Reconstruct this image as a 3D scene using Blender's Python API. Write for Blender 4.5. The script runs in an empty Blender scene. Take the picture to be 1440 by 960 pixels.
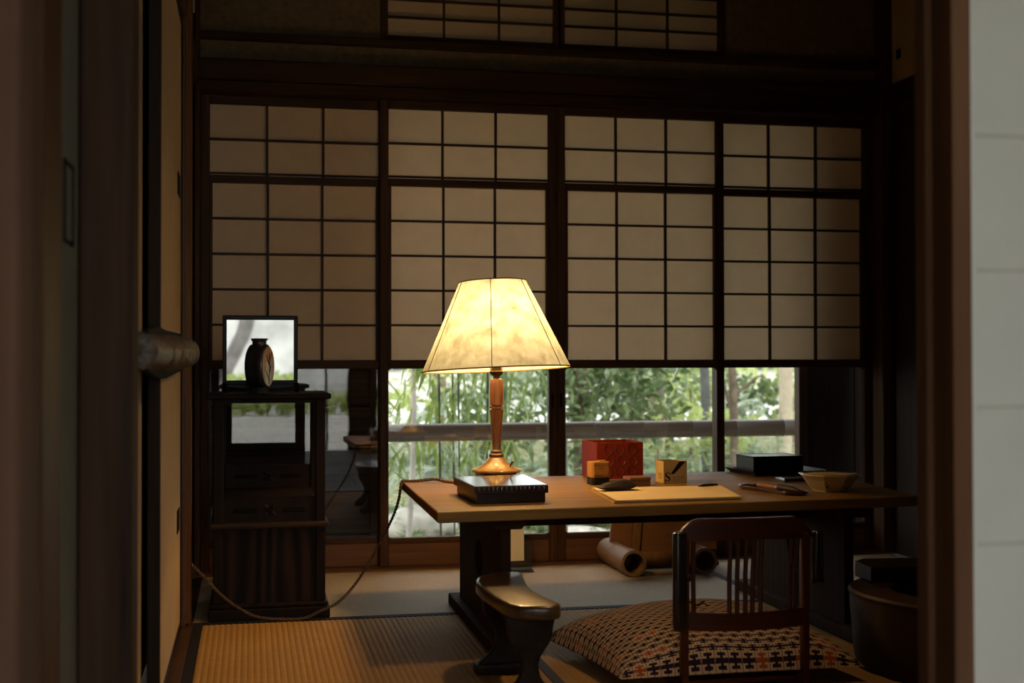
import bpy, bmesh, math, random
from mathutils import Vector, Matrix

random.seed(7)
SC = bpy.context.scene
COL = SC.collection

# ------------------------------------------------------------------ camera
cam_d = bpy.data.cameras.new('camera')
cam = bpy.data.objects.new('camera', cam_d)
COL.objects.link(cam)
SC.camera = cam
cam_d.sensor_fit = 'HORIZONTAL'
cam_d.sensor_width = 36.0
cam_d.lens = 36.0 * 1786 / 1440
cam_d.clip_start = 0.05
cam_d.clip_end = 300
_y, _p, _r = math.radians(11.646), math.radians(0.83), math.radians(-0.09)
_f = Vector((math.sin(_y) * math.cos(_p), math.cos(_y) * math.cos(_p), math.sin(_p)))
_ri = Vector((math.cos(_y), -math.sin(_y), 0))
_up = _ri.cross(_f)
_ri, _up = _ri * math.cos(_r) + _up * math.sin(_r), -_ri * math.sin(_r) + _up * math.cos(_r)
cam.matrix_world = Matrix(((_ri.x, _up.x, -_f.x, 0), (_ri.y, _up.y, -_f.y, 0), (_ri.z, _up.z, -_f.z, 0.785), (0, 0, 0, 1)))
cam_d.dof.use_dof = True
cam_d.dof.focus_distance = 3.8
cam_d.dof.aperture_fstop = 3.4

# ------------------------------------------------------------------ sky and exposure
W = bpy.data.worlds.new('overcast_sky')
SC.world = W
W.use_nodes = True
W.node_tree.nodes['Background'].inputs[0].default_value = (0.93, 0.97, 1.0, 1)
W.node_tree.nodes['Background'].inputs[1].default_value = 3.9
vs = SC.view_settings
SC.display_settings.display_device = 'sRGB'
vs.view_transform = 'Standard'
vs.look = 'None'
vs.exposure = 0.0
vs.gamma = 1.0
vs.use_curve_mapping = False
SC.cycles.max_bounces = 10
SC.cycles.transparent_max_bounces = 16
SC.cycles.sample_clamp_indirect = 6.0
SC.cycles.caustics_reflective = False
SC.cycles.caustics_refractive = False
LAMP_STRENGTH = 400.0
SPOT_STRENGTH = 330.0

# ------------------------------------------------------------------ materials
class NT:
    def __init__(s, m):
        s.t = m.node_tree; s.n = s.t.nodes; s.l = s.t.links
    def new(s, k, **kw):
        n = s.n.new(k)
        for a, b in kw.items():
            setattr(n, a, b)
        return n
    def math(s, op, a, b=None, c=None):
        n = s.new('ShaderNodeMath', operation=op)
        for i, v in enumerate((a, b, c)):
            if v is None: continue
            if isinstance(v, (int, float)): n.inputs[i].default_value = v
            else: s.l.new(v, n.inputs[i])
        return n.outputs[0]
    def ramp(s, fac, stops):
        n = s.new('ShaderNodeValToRGB')
        e = n.color_ramp.elements
        while len(e) < len(stops): e.new(0.5)
        for el, (p, c) in zip(e, stops):
            el.position = p; el.color = (*c, 1)
        s.l.new(fac, n.inputs[0])
        return n.outputs[0]
    def mix(s, fac, a, b, mode='MIX'):
        n = s.new('ShaderNodeMix', data_type='RGBA', blend_type=mode)
        for i, v in ((0, fac), (6, a), (7, b)):
            if isinstance(v, (int, float)): n.inputs[i].default_value = v
            elif isinstance(v, tuple): n.inputs[i].default_value = (*v, 1)
            else: s.l.new(v, n.inputs[i])
        return n.outputs[2]

def new_mat(name):
    m = bpy.data.materials.new(name); m.use_nodes = True
    return m, NT(m), m.node_tree.nodes['Principled BSDF']

def coords(nt, scale=(1, 1, 1), kind='Object'):
    tc = nt.new('ShaderNodeTexCoord'); mp = nt.new('ShaderNodeMapping')
    mp.inputs['Scale'].default_value = scale
    nt.l.new(tc.outputs[kind], mp.inputs[0])
    return mp.outputs[0]

def noise(nt, vec, scale, detail=4, rough=0.55):
    n = nt.new('ShaderNodeTexNoise')
    n.inputs['Scale'].default_value = scale; n.inputs['Detail'].default_value = detail; n.inputs['Roughness'].default_value = rough
    nt.l.new(vec, n.inputs['Vector'])
    return n.outputs['Fac']

def bump(nt, b, h, strength=0.2, dist=0.002):
    n = nt.new('ShaderNodeBump')
    n.inputs['Strength'].default_value = min(1, strength); n.inputs['Distance'].default_value = dist if strength < 0.85 else 0.012
    nt.l.new(h, n.inputs['Height']); nt.l.new(n.outputs[0], b.inputs['Normal'])

def plain(name, col, rough=0.6, vary=0.15, scale=30, metal=0.0, spec=0.5, coat=0.0, bumpy=0.0):
    m, nt, b = new_mat(name)
    f = noise(nt, coords(nt), scale)
    lo = tuple(c * (1 - vary) for c in col); hi = tuple(min(1, c * (1 + vary)) for c in col)
    nt.l.new(nt.ramp(f, [(0.3, lo), (0.7, hi)]), b.inputs['Base Color'])
    b.inputs['Roughness'].default_value = rough; b.inputs['Metallic'].default_value = metal
    b.inputs['Specular IOR Level'].default_value = spec; b.inputs['Coat Weight'].default_value = coat
    b.inputs['Coat Roughness'].default_value = 0.12
    if bumpy: bump(nt, b, f, bumpy)
    return m

def wood(name, dark, light, axis='z', fine=60, rough=0.5, spec=0.4, coat=0.0, rel=0.12, figure=0.0):
    m, nt, b = new_mat(name)
    s = {'x': (0.05, 1, 1), 'y': (1, 0.05, 1), 'z': (1, 1, 0.05)}[axis]
    v = coords(nt, s)
    f1 = noise(nt, v, fine, 5, 0.6); f2 = noise(nt, v, fine * 0.25, 3, 0.5)
    f = nt.math('ADD', nt.math('MULTIPLY', f1, 0.55), nt.math('MULTIPLY', f2, 0.45))
    if figure:
        w = nt.new('ShaderNodeTexWave', wave_type='BANDS', bands_direction='X')
        w.inputs['Scale'].default_value = figure; w.inputs['Distortion'].default_value = 9; w.inputs['Detail'].default_value = 2
        w.inputs['Detail Scale'].default_value = 0.8
        nt.l.new(coords(nt, {'x': (0.12, 1, 1), 'y': (1, 0.12, 1), 'z': (1, 1, 0.18)}[axis]), w.inputs['Vector'])
        f = nt.math('ADD', nt.math('MULTIPLY', f, 0.65), nt.math('MULTIPLY', w.outputs['Fac'], 0.35))
    nt.l.new(nt.ramp(f, [(0.34, dark), (0.66, light)]), b.inputs['Base Color'])
    b.inputs['Roughness'].default_value = rough; b.inputs['Specular IOR Level'].default_value = spec
    b.inputs['Coat Weight'].default_value = coat; b.inputs['Coat Roughness'].default_value = 0.15
    bump(nt, b, f, rel, 0.0015)
    return m

def paper(name, dcol, tcol, scale=14):
    m, nt, b = new_mat(name)
    nt.n.remove(b)
    f = noise(nt, coords(nt), scale, 6, 0.65)
    d = nt.new('ShaderNodeBsdfDiffuse'); t = nt.new('ShaderNodeBsdfTranslucent'); a = nt.new('ShaderNodeAddShader')
    nt.l.new(nt.ramp(f, [(0.25, tuple(c * 0.9 for c in dcol)), (0.75, dcol)]), d.inputs[0])
    nt.l.new(nt.ramp(f, [(0.25, tuple(c * 0.9 for c in tcol)), (0.75, tcol)]), t.inputs[0])
    nt.l.new(d.outputs[0], a.inputs[0]); nt.l.new(t.outputs[0], a.inputs[1])
    nt.l.new(a.outputs[0], nt.n['Material Output'].inputs[0])
    return m

def glass(name, ior=1.75, tint=(0.96, 0.97, 0.95)):
    m, nt, b = new_mat(name)
    nt.n.remove(b)
    fr = nt.new('ShaderNodeFresnel'); fr.inputs[0].default_value = ior
    # very slight waviness of old panes
    bp = nt.new('ShaderNodeBump'); bp.inputs['Strength'].default_value = 0.05; bp.inputs['Distance'].default_value = 0.002
    nt.l.new(noise(nt, coords(nt), 9, 2), bp.inputs['Height'])
    tr = nt.new('ShaderNodeBsdfTransparent'); tr.inputs[0].default_value = (*tint, 1)
    gl = nt.new('ShaderNodeBsdfGlossy'); gl.inputs['Roughness'].default_value = 0.0
    nt.l.new(bp.outputs[0], gl.inputs['Normal'])
    mx = nt.new('ShaderNodeMixShader')
    nt.l.new(fr.outputs[0], mx.inputs[0]); nt.l.new(tr.outputs[0], mx.inputs[1]); nt.l.new(gl.outputs[0], mx.inputs[2])
    nt.l.new(mx.outputs[0], nt.n['Material Output'].inputs[0])
    return m

def leafmat(name, c1, c2, trans=0.35, scale=3.0):
    m, nt, b = new_mat(name)
    nt.n.remove(b)
    tc = nt.new('ShaderNodeNewGeometry')
    f = noise(nt, tc.outputs['Position'], scale * 4, 3, 0.7)
    c = nt.ramp(f, [(0.32, c1), (0.68, c2)])
    d = nt.new('ShaderNodeBsdfPrincipled'); d.inputs['Roughness'].default_value = 0.45
    t = nt.new('ShaderNodeBsdfTranslucent'); mx = nt.new('ShaderNodeMixShader'); mx.inputs[0].default_value = trans
    nt.l.new(c, d.inputs['Base Color']); nt.l.new(c, t.inputs[0])
    nt.l.new(d.outputs[0], mx.inputs[1]); nt.l.new(t.outputs[0], mx.inputs[2])
    nt.l.new(mx.outputs[0], nt.n['Material Output'].inputs[0])
    return m

M = {}
M['frame'] = wood('dark_cedar', (0.030, 0.014, 0.007), (0.085, 0.040, 0.018), 'z', 70, 0.55, 0.15)
M['frame_x'] = wood('dark_cedar_rail', (0.030, 0.014, 0.007), (0.085, 0.040, 0.018), 'x', 70, 0.55, 0.15)
M['skirt'] = wood('reddish_board', (0.075, 0.032, 0.014), (0.16, 0.072, 0.030), 'x', 45, 0.5, 0.3)
M['black_wood'] = wood('blackened_wood', (0.010, 0.006, 0.004), (0.030, 0.017, 0.010), 'z', 60, 0.6, 0.12)
M['beam'] = wood('old_beam', (0.022, 0.011, 0.006), (0.062, 0.030, 0.014), 'x', 50, 0.65, 0.12)
M['post'] = wood('pillar_wood', (0.065, 0.032, 0.019), (0.19, 0.098, 0.058), 'z', 26, 0.7, 0.12)
M['pillar_dark'] = wood('dark_grained_pillar', (0.026, 0.014, 0.009), (0.095, 0.050, 0.030), 'z', 30, 0.7, 0.1)
M['amber'] = wood('amber_pillar', (0.050, 0.019, 0.006), (0.12, 0.048, 0.015), 'z', 40, 0.5, 0.35)
M['jamb'] = wood('reddish_jamb', (0.11, 0.050, 0.024), (0.19, 0.092, 0.045), 'z', 30, 0.65, 0.1)
M['plaster'] = plain('earth_plaster', (0.16, 0.115, 0.065), 0.95, 0.2, 40, spec=0.1, bumpy=0.15)
M['fusuma'] = plain('sliding_door_paper', (0.42, 0.30, 0.17), 0.9, 0.05, 8, spec=0.1)
M['fusuma_grey'] = plain('grey_green_door_paper', (0.15, 0.13, 0.085), 0.9, 0.06, 12, spec=0.1)
M['ceil'] = wood('ceiling_board', (0.03, 0.018, 0.010), (0.07, 0.042, 0.024), 'y', 30, 0.7, 0.2)
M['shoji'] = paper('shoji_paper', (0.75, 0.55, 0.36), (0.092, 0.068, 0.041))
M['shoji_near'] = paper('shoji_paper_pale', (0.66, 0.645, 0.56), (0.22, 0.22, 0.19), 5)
M['shoji_shaded'] = paper('shaded_shoji_paper', (0.44, 0.31, 0.20), (0.040, 0.028, 0.015))  # shoji paper darkened to paint in the weaker light above the lintel
M['strip_paper'] = paper('darker_paper_strip', (0.59, 0.575, 0.495), (0.15, 0.15, 0.13), 5)  # slightly darker, less translucent version of the near paper
M['glass'] = glass('window_glass', 2.35)
M['acrylic'] = glass('clear_acrylic', 1.5, (0.93, 0.95, 0.95))
M['lacquer'] = plain('dark_brown_lacquer', (0.020, 0.007, 0.004), 0.35, 0.3, 40, spec=0.25, coat=0.1)
M['black'] = plain('black_lacquer', (0.005, 0.005, 0.005), 0.3, 0.2, 20, spec=0.12)
M['desk'] = wood('desk_wood', (0.135, 0.072, 0.019), (0.28, 0.155, 0.044), 'x', 55, 0.46, 0.12, 0.0, 0.14)
M['desk_leg'] = wood('desk_leg_wood', (0.028, 0.014, 0.007), (0.060, 0.030, 0.014), 'z', 45, 0.8, 0.05)
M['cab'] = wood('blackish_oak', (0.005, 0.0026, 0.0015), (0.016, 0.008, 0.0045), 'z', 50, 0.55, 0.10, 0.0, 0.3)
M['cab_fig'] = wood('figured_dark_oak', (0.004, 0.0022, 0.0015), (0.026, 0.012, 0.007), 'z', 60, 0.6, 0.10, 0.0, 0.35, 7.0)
M['cab_edge'] = wood('worn_oak_edge', (0.015, 0.008, 0.004), (0.05, 0.026, 0.012), 'x', 50, 0.55, 0.15)
M['stool'] = wood('lacquered_stool', (0.008, 0.004, 0.003), (0.030, 0.015, 0.007), 'y', 40, 0.45, 0.12, 0.0, 0.12)
M['stool_top'] = wood('worn_stool_top', (0.012, 0.006, 0.003), (0.13, 0.065, 0.022), 'y', 22, 0.28, 0.4, 0.15, 0.10)
M['chair'] = wood('red_brown_lacquered_wood', (0.052, 0.012, 0.0045), (0.10, 0.025, 0.009), 'x', 60, 0.38, 0.2, 0.05, 0.3)
M['chair_dark'] = plain('dark_chair_metal', (0.014, 0.008, 0.006), 0.25, 0.3, 60, spec=0.5, coat=0.4)
M['lamp_wood'] = wood('turned_maple', (0.090, 0.036, 0.011), (0.165, 0.068, 0.021), 'z', 50, 0.3, 0.5, 0.4, 0.05)
M['lamp_base'] = wood('polished_lamp_base', (0.26, 0.150, 0.050), (0.38, 0.225, 0.080), 'x', 40, 0.28, 0.5, 0.5, 0.04)
M['brass'] = plain('dull_brass', (0.07, 0.045, 0.022), 0.4, 0.2, 40, metal=1.0)
M['red'] = plain('vermilion_lacquer', (0.150, 0.018, 0.007), 0.6, 0.12, 14, spec=0.04)
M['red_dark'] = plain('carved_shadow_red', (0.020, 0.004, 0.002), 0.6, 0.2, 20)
M['card'] = plain('buff_cardboard', (0.50, 0.36, 0.155), 0.8, 0.08, 18, spec=0.2)
M['ochre'] = plain('ochre_carton', (0.36, 0.175, 0.035), 0.75, 0.14, 22, spec=0.2)
M['ink_print'] = plain('black_print', (0.010, 0.008, 0.007), 0.7, 0.1, 30, spec=0.2)
M['brown_print'] = plain('brown_print', (0.12, 0.04, 0.015), 0.7, 0.1, 30, spec=0.2)
M['red_print'] = plain('red_print', (0.22, 0.05, 0.02), 0.7, 0.1, 30, spec=0.2)
M['sheet'] = plain('cream_writing_paper', (0.74, 0.56, 0.28), 0.75, 0.04, 6, spec=0.25)
M['sheet_old'] = plain('tan_paper_edge', (0.50, 0.34, 0.16), 0.85, 0.15, 60, spec=0.1)
M['leather'] = plain('dark_brown_leather', (0.022, 0.012, 0.008), 0.55, 0.3, 60, spec=0.4, bumpy=0.2)
M['block'] = wood('small_wood_block', (0.15, 0.060, 0.022), (0.24, 0.10, 0.040), 'x', 60, 0.5, 0.4)
M['tray'] = plain('red_brown_tray_lacquer', (0.06, 0.016, 0.006), 0.18, 0.2, 30, spec=0.6, coat=0.6)
M['porcelain'] = plain('cream_porcelain', (0.80, 0.70, 0.50), 0.22, 0.05, 12, spec=0.5, coat=0.3)
M['blue_line'] = plain('dark_blue_glaze', (0.03, 0.035, 0.05), 0.3, 0.1, 30)
M['green_glaze'] = plain('dark_green_glaze', (0.02, 0.045, 0.015), 0.3, 0.2, 60)
M['vase_dark'] = plain('dark_blue_glaze_vase', (0.018, 0.019, 0.024), 0.3, 0.5, 35, spec=0.5, coat=0.2)
M['vase_tan'] = plain('tan_glaze', (0.42, 0.22, 0.085), 0.35, 0.15, 20, spec=0.5)
M['vase_cream'] = plain('cream_glaze', (0.50, 0.46, 0.25), 0.35, 0.2, 25)
M['bamboo_old'] = wood('brown_bamboo', (0.13, 0.065, 0.026), (0.24, 0.125, 0.052), 'y', 40, 0.45, 0.15, 0.0)
M['bamboo_in'] = plain('bamboo_end', (0.20, 0.13, 0.06), 0.7, 0.1, 40)
M['tablet'] = wood('bare_brown_board', (0.15, 0.068, 0.028), (0.27, 0.13, 0.055), 'x', 18, 0.6, 0.25, 0, 0.08)
M['hibachi'] = wood('dark_log_bark', (0.012, 0.006, 0.004), (0.055, 0.028, 0.015), 'z', 30, 0.6, 0.2, 0.0, 0.5)
M['hibachi_rim'] = wood('worn_log_rim', (0.02, 0.009, 0.004), (0.06, 0.027, 0.012), 'x', 40, 0.42, 0.3, 0.05)
M['ash'] = plain('grey_ash', (0.05, 0.045, 0.04), 0.95, 0.2, 60)
M['copper'] = plain('dark_copper', (0.06, 0.035, 0.02), 0.4, 0.2, 30, metal=1.0)
M['heri'] = plain('black_mat_border', (0.014, 0.012, 0.014), 0.85, 0.3, 90, spec=0.15)
M['heri_blue'] = plain('blue_grey_mat_border', (0.075, 0.080, 0.090), 0.85, 0.15, 90, spec=0.15)
M['bark'] = plain('glossy_bark', (0.08, 0.055, 0.038), 0.36, 0.6, 45, spec=0.5, coat=0.2, bumpy=0.9)
M['pull'] = plain('black_iron_pull', (0.004, 0.0035, 0.003), 0.7, 0.2, 40, spec=0.08)
M['grey_print'] = plain('white_card', (0.72, 0.66, 0.54), 0.8, 0.03, 8, spec=0.2)
M['cord'] = plain('brown_silk_cord', (0.085, 0.045, 0.02), 0.7, 0.35, 240)
M['chrome'] = plain('polished_metal', (0.6, 0.58, 0.55), 0.18, 0.05, 20, metal=1.0)

def tatami_mat(name, c1, c2, axis):
    m, nt, b = new_mat(name)
    v = coords(nt, (260, 18, 20) if axis == 'y' else (18, 260, 20))
    f = noise(nt, v, 1.0, 3, 0.6); f2 = noise(nt, coords(nt), 3.0, 3)
    f = nt.math('ADD', nt.math('MULTIPLY', f, 0.6), nt.math('MULTIPLY', f2, 0.4))
    nt.l.new(nt.ramp(f, [(0.3, c1), (0.7, c2)]), b.inputs['Base Color'])
    b.inputs['Roughness'].default_value = 0.65; b.inputs['Specular IOR Level'].default_value = 0.05 if axis == 'x' else 0.18
    bump(nt, b, f, 0.25, 0.001)
    return m
M['tatami_y'] = tatami_mat('golden_rush', (0.28, 0.150, 0.046), (0.43, 0.245, 0.082), 'x')
M['tatami_x'] = tatami_mat('greyed_rush', (0.34, 0.25, 0.15), (0.46, 0.35, 0.22), 'y')

def shade_mat():
    m, nt, b = new_mat('parchment_shade')
    nt.n.remove(b)
    f = noise(nt, coords(nt), 22, 8, 0.72); g = noise(nt, coords(nt), 90, 3, 0.6)
    f = nt.math('ADD', nt.math('MULTIPLY', f, 0.8), nt.math('MULTIPLY', g, 0.2))
    t = nt.new('ShaderNodeBsdfTranslucent'); d = nt.new('ShaderNodeBsdfDiffuse'); a = nt.new('ShaderNodeAddShader')
    nt.l.new(nt.ramp(f, [(0.36, (0.058, 0.060, 0.042)), (0.60, (0.150, 0.174, 0.166))]), t.inputs[0])
    d.inputs[0].default_value = (0.62, 0.60, 0.52, 1)
    nt.l.new(t.outputs[0], a.inputs[0]); nt.l.new(d.outputs[0], a.inputs[1])
    nt.l.new(a.outputs[0], nt.n['Material Output'].inputs[0])
    return m
M['shade'] = shade_mat()
M['stitch'] = paper('shade_seam', (0.16, 0.11, 0.05), (0.02, 0.014, 0.006))
def emis(name, col, s):
    m, nt, b = new_mat(name)
    nt.n.remove(b)
    e = nt.new('ShaderNodeEmission'); e.inputs[0].default_value = (*col, 1); e.inputs[1].default_value = s
    nt.l.new(e.outputs[0], nt.n['Material Output'].inputs[0])
    return m
M['spot'] = emis('warm_frosted_disc', (1.0, 0.64, 0.32), SPOT_STRENGTH)
M['bulb'] = emis('warm_bulb', (1.0, 0.60, 0.24), LAMP_STRENGTH)

def mirror_mat():
    m, nt, b = new_mat('dim_mirror')
    b.inputs['Base Color'].default_value = (0.55, 0.56, 0.55, 1)
    b.inputs['Metallic'].default_value = 1.0; b.inputs['Roughness'].default_value = 0.02
    return m
M['mirror'] = mirror_mat()

def kasuri():
    m, nt, b = new_mat('kasuri_cloth')
    uv = nt.new('ShaderNodeUVMap'); sx = nt.new('ShaderNodeSeparateXYZ')
    nt.l.new(uv.outputs[0], sx.inputs[0])
    NU, NV = 18.0, 33.0
    v = nt.math('MULTIPLY', sx.outputs[1], NV)
    row = nt.math('FLOOR', v)
    off = nt.math('MULTIPLY', nt.math('MODULO', row, 2.0), 0.5)
    u = nt.math('ADD', nt.math('MULTIPLY', sx.outputs[0], NU), off)
    fu = nt.math('ABSOLUTE', nt.math('SUBTRACT', nt.math('FRACT', u), 0.5))
    fv = nt.math('SUBTRACT', nt.math('FRACT', v), 0.5)
    av = nt.math('ABSOLUTE', fv)
    lt = lambda a, t: nt.math('LESS_THAN', a, t)
    mul = lambda a, c: nt.math('MULTIPLY', a, c)
    mx = lambda a, c: nt.math('MAXIMUM', a, c)
    wob = noise(nt, uv.outputs[0], 150, 1)
    wv = nt.math('MULTIPLY', nt.math('SUBTRACT', wob, 0.5), 0.10)
    avw = nt.math('ADD', av, wv)
    mid = mul(lt(avw, 0.12), lt(nt.math('ADD', fu, wv), 0.47))
    side = mul(lt(nt.math('ABSOLUTE', nt.math('SUBTRACT', avw, 0.29)), 0.085), lt(nt.math('ADD', fu, wv), 0.31))
    core = mul(lt(fu, 0.11), lt(av, 0.34))
    motif = mx(mx(mid, side), core)
    line = mx(lt(fu, 0.030), nt.math('GREATER_THAN', fu, 0.475))
    wn = nt.new('ShaderNodeTexWhiteNoise', noise_dimensions='2D')
    cb = nt.new('ShaderNodeCombineXYZ')
    nt.l.new(nt.math('FLOOR', u), cb.inputs[0]); nt.l.new(row, cb.inputs[1])
    nt.l.new(cb.outputs[0], wn.inputs['Vector'])
    isred = nt.math('GREATER_THAN', wn.outputs['Value'], 0.90)
    col = nt.mix(isred, (0.022, 0.010, 0.020), (0.34, 0.075, 0.02))
    base = nt.mix(noise(nt, uv.outputs[0], 200, 2), (0.50, 0.34, 0.19), (0.64, 0.45, 0.27))
    c = nt.mix(line, base, (0.10, 0.05, 0.05))
    c = nt.mix(motif, c, col)
    nt.l.new(c, b.inputs['Base Color'])
    b.inputs['Roughness'].default_value = 0.85; b.inputs['Specular IOR Level'].default_value = 0.15
    return m
M['kasuri'] = kasuri()

def weave_lid():
    m, nt, b = new_mat('woven_lacquer_lid')
    v = coords(nt, (1, 1, 1))
    ch = nt.new('ShaderNodeTexChecker'); ch.inputs['Scale'].default_value = 190
    nt.l.new(v, ch.inputs[0])
    nt.l.new(nt.mix(ch.outputs['Fac'], (0.014, 0.007, 0.003), (0.040, 0.022, 0.010)), b.inputs['Base Color'])
    b.inputs['Roughness'].default_value = 0.14; b.inputs['Specular IOR Level'].default_value = 0.22
    bump(nt, b, ch.outputs['Fac'], 0.06, 0.0005)
    return m
M['lid'] = weave_lid()

M['soil'] = plain('mossy_soil', (0.19, 0.18, 0.09), 0.95, 0.5, 5, spec=0.1, bumpy=0.4)
M['gravel'] = plain('pale_gravel', (0.70, 0.68, 0.62), 0.95, 0.12, 25, spec=0.1)
M['stone'] = plain('grey_garden_stone', (0.46, 0.43, 0.37), 0.9, 0.3, 9, spec=0.2, bumpy=0.5)
M['stone_dark'] = plain('dark_garden_stone', (0.10, 0.10, 0.095), 0.9, 0.3, 9, spec=0.2, bumpy=0.5)
M['rail'] = wood('weathered_bamboo', (0.085, 0.062, 0.045), (0.14, 0.105, 0.080), 'x', 30, 0.42, 0.35)
M['wallwhite'] = plain('pale_garden_wall', (0.72, 0.71, 0.67), 0.95, 0.38, 2.2, spec=0.1)
M['trunk'] = plain('brown_trunk_bark', (0.16, 0.12, 0.085), 0.95, 0.35, 14, spec=0.1, bumpy=0.6)
M['trunk_pale'] = plain('pale_trunk_bark', (0.48, 0.40, 0.29), 0.95, 0.2, 10, spec=0.1, bumpy=0.4)
M['trunk_grey'] = plain('pale_grey_bark', (0.36, 0.33, 0.30), 0.95, 0.45, 5, spec=0.1, bumpy=0.4)
M['trunk_front'] = plain('grey_forked_bark', (0.22, 0.20, 0.19), 0.95, 0.4, 6, spec=0.1, bumpy=0.4)
M['culm'] = plain('black_bamboo_culm', (0.018, 0.028, 0.015), 0.35, 0.4, 20)
M['culm_green'] = plain('green_bamboo_culm', (0.10, 0.14, 0.03), 0.4, 0.3, 12)
M['leaf_bamboo'] = leafmat('bamboo_leaf', (0.10, 0.17, 0.03), (0.30, 0.38, 0.11), 0.4, 6)
M['leaf_mid'] = leafmat('shrub_leaf', (0.045, 0.075, 0.025), (0.24, 0.31, 0.13), 0.35, 3)
M['leaf_lime'] = leafmat('lime_leaf', (0.24, 0.31, 0.07), (0.55, 0.62, 0.24), 0.45, 2)
M['leaf_grey'] = leafmat('grey_green_leaf', (0.16, 0.22, 0.13), (0.50, 0.56, 0.42), 0.3, 3)
M['leaf_strap'] = leafmat('strap_leaf', (0.07, 0.13, 0.04), (0.28, 0.36, 0.17), 0.35, 5)
M['leaf_dark'] = leafmat('dark_leaf', (0.025, 0.06, 0.015), (0.09, 0.15, 0.04), 0.3, 3)

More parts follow.
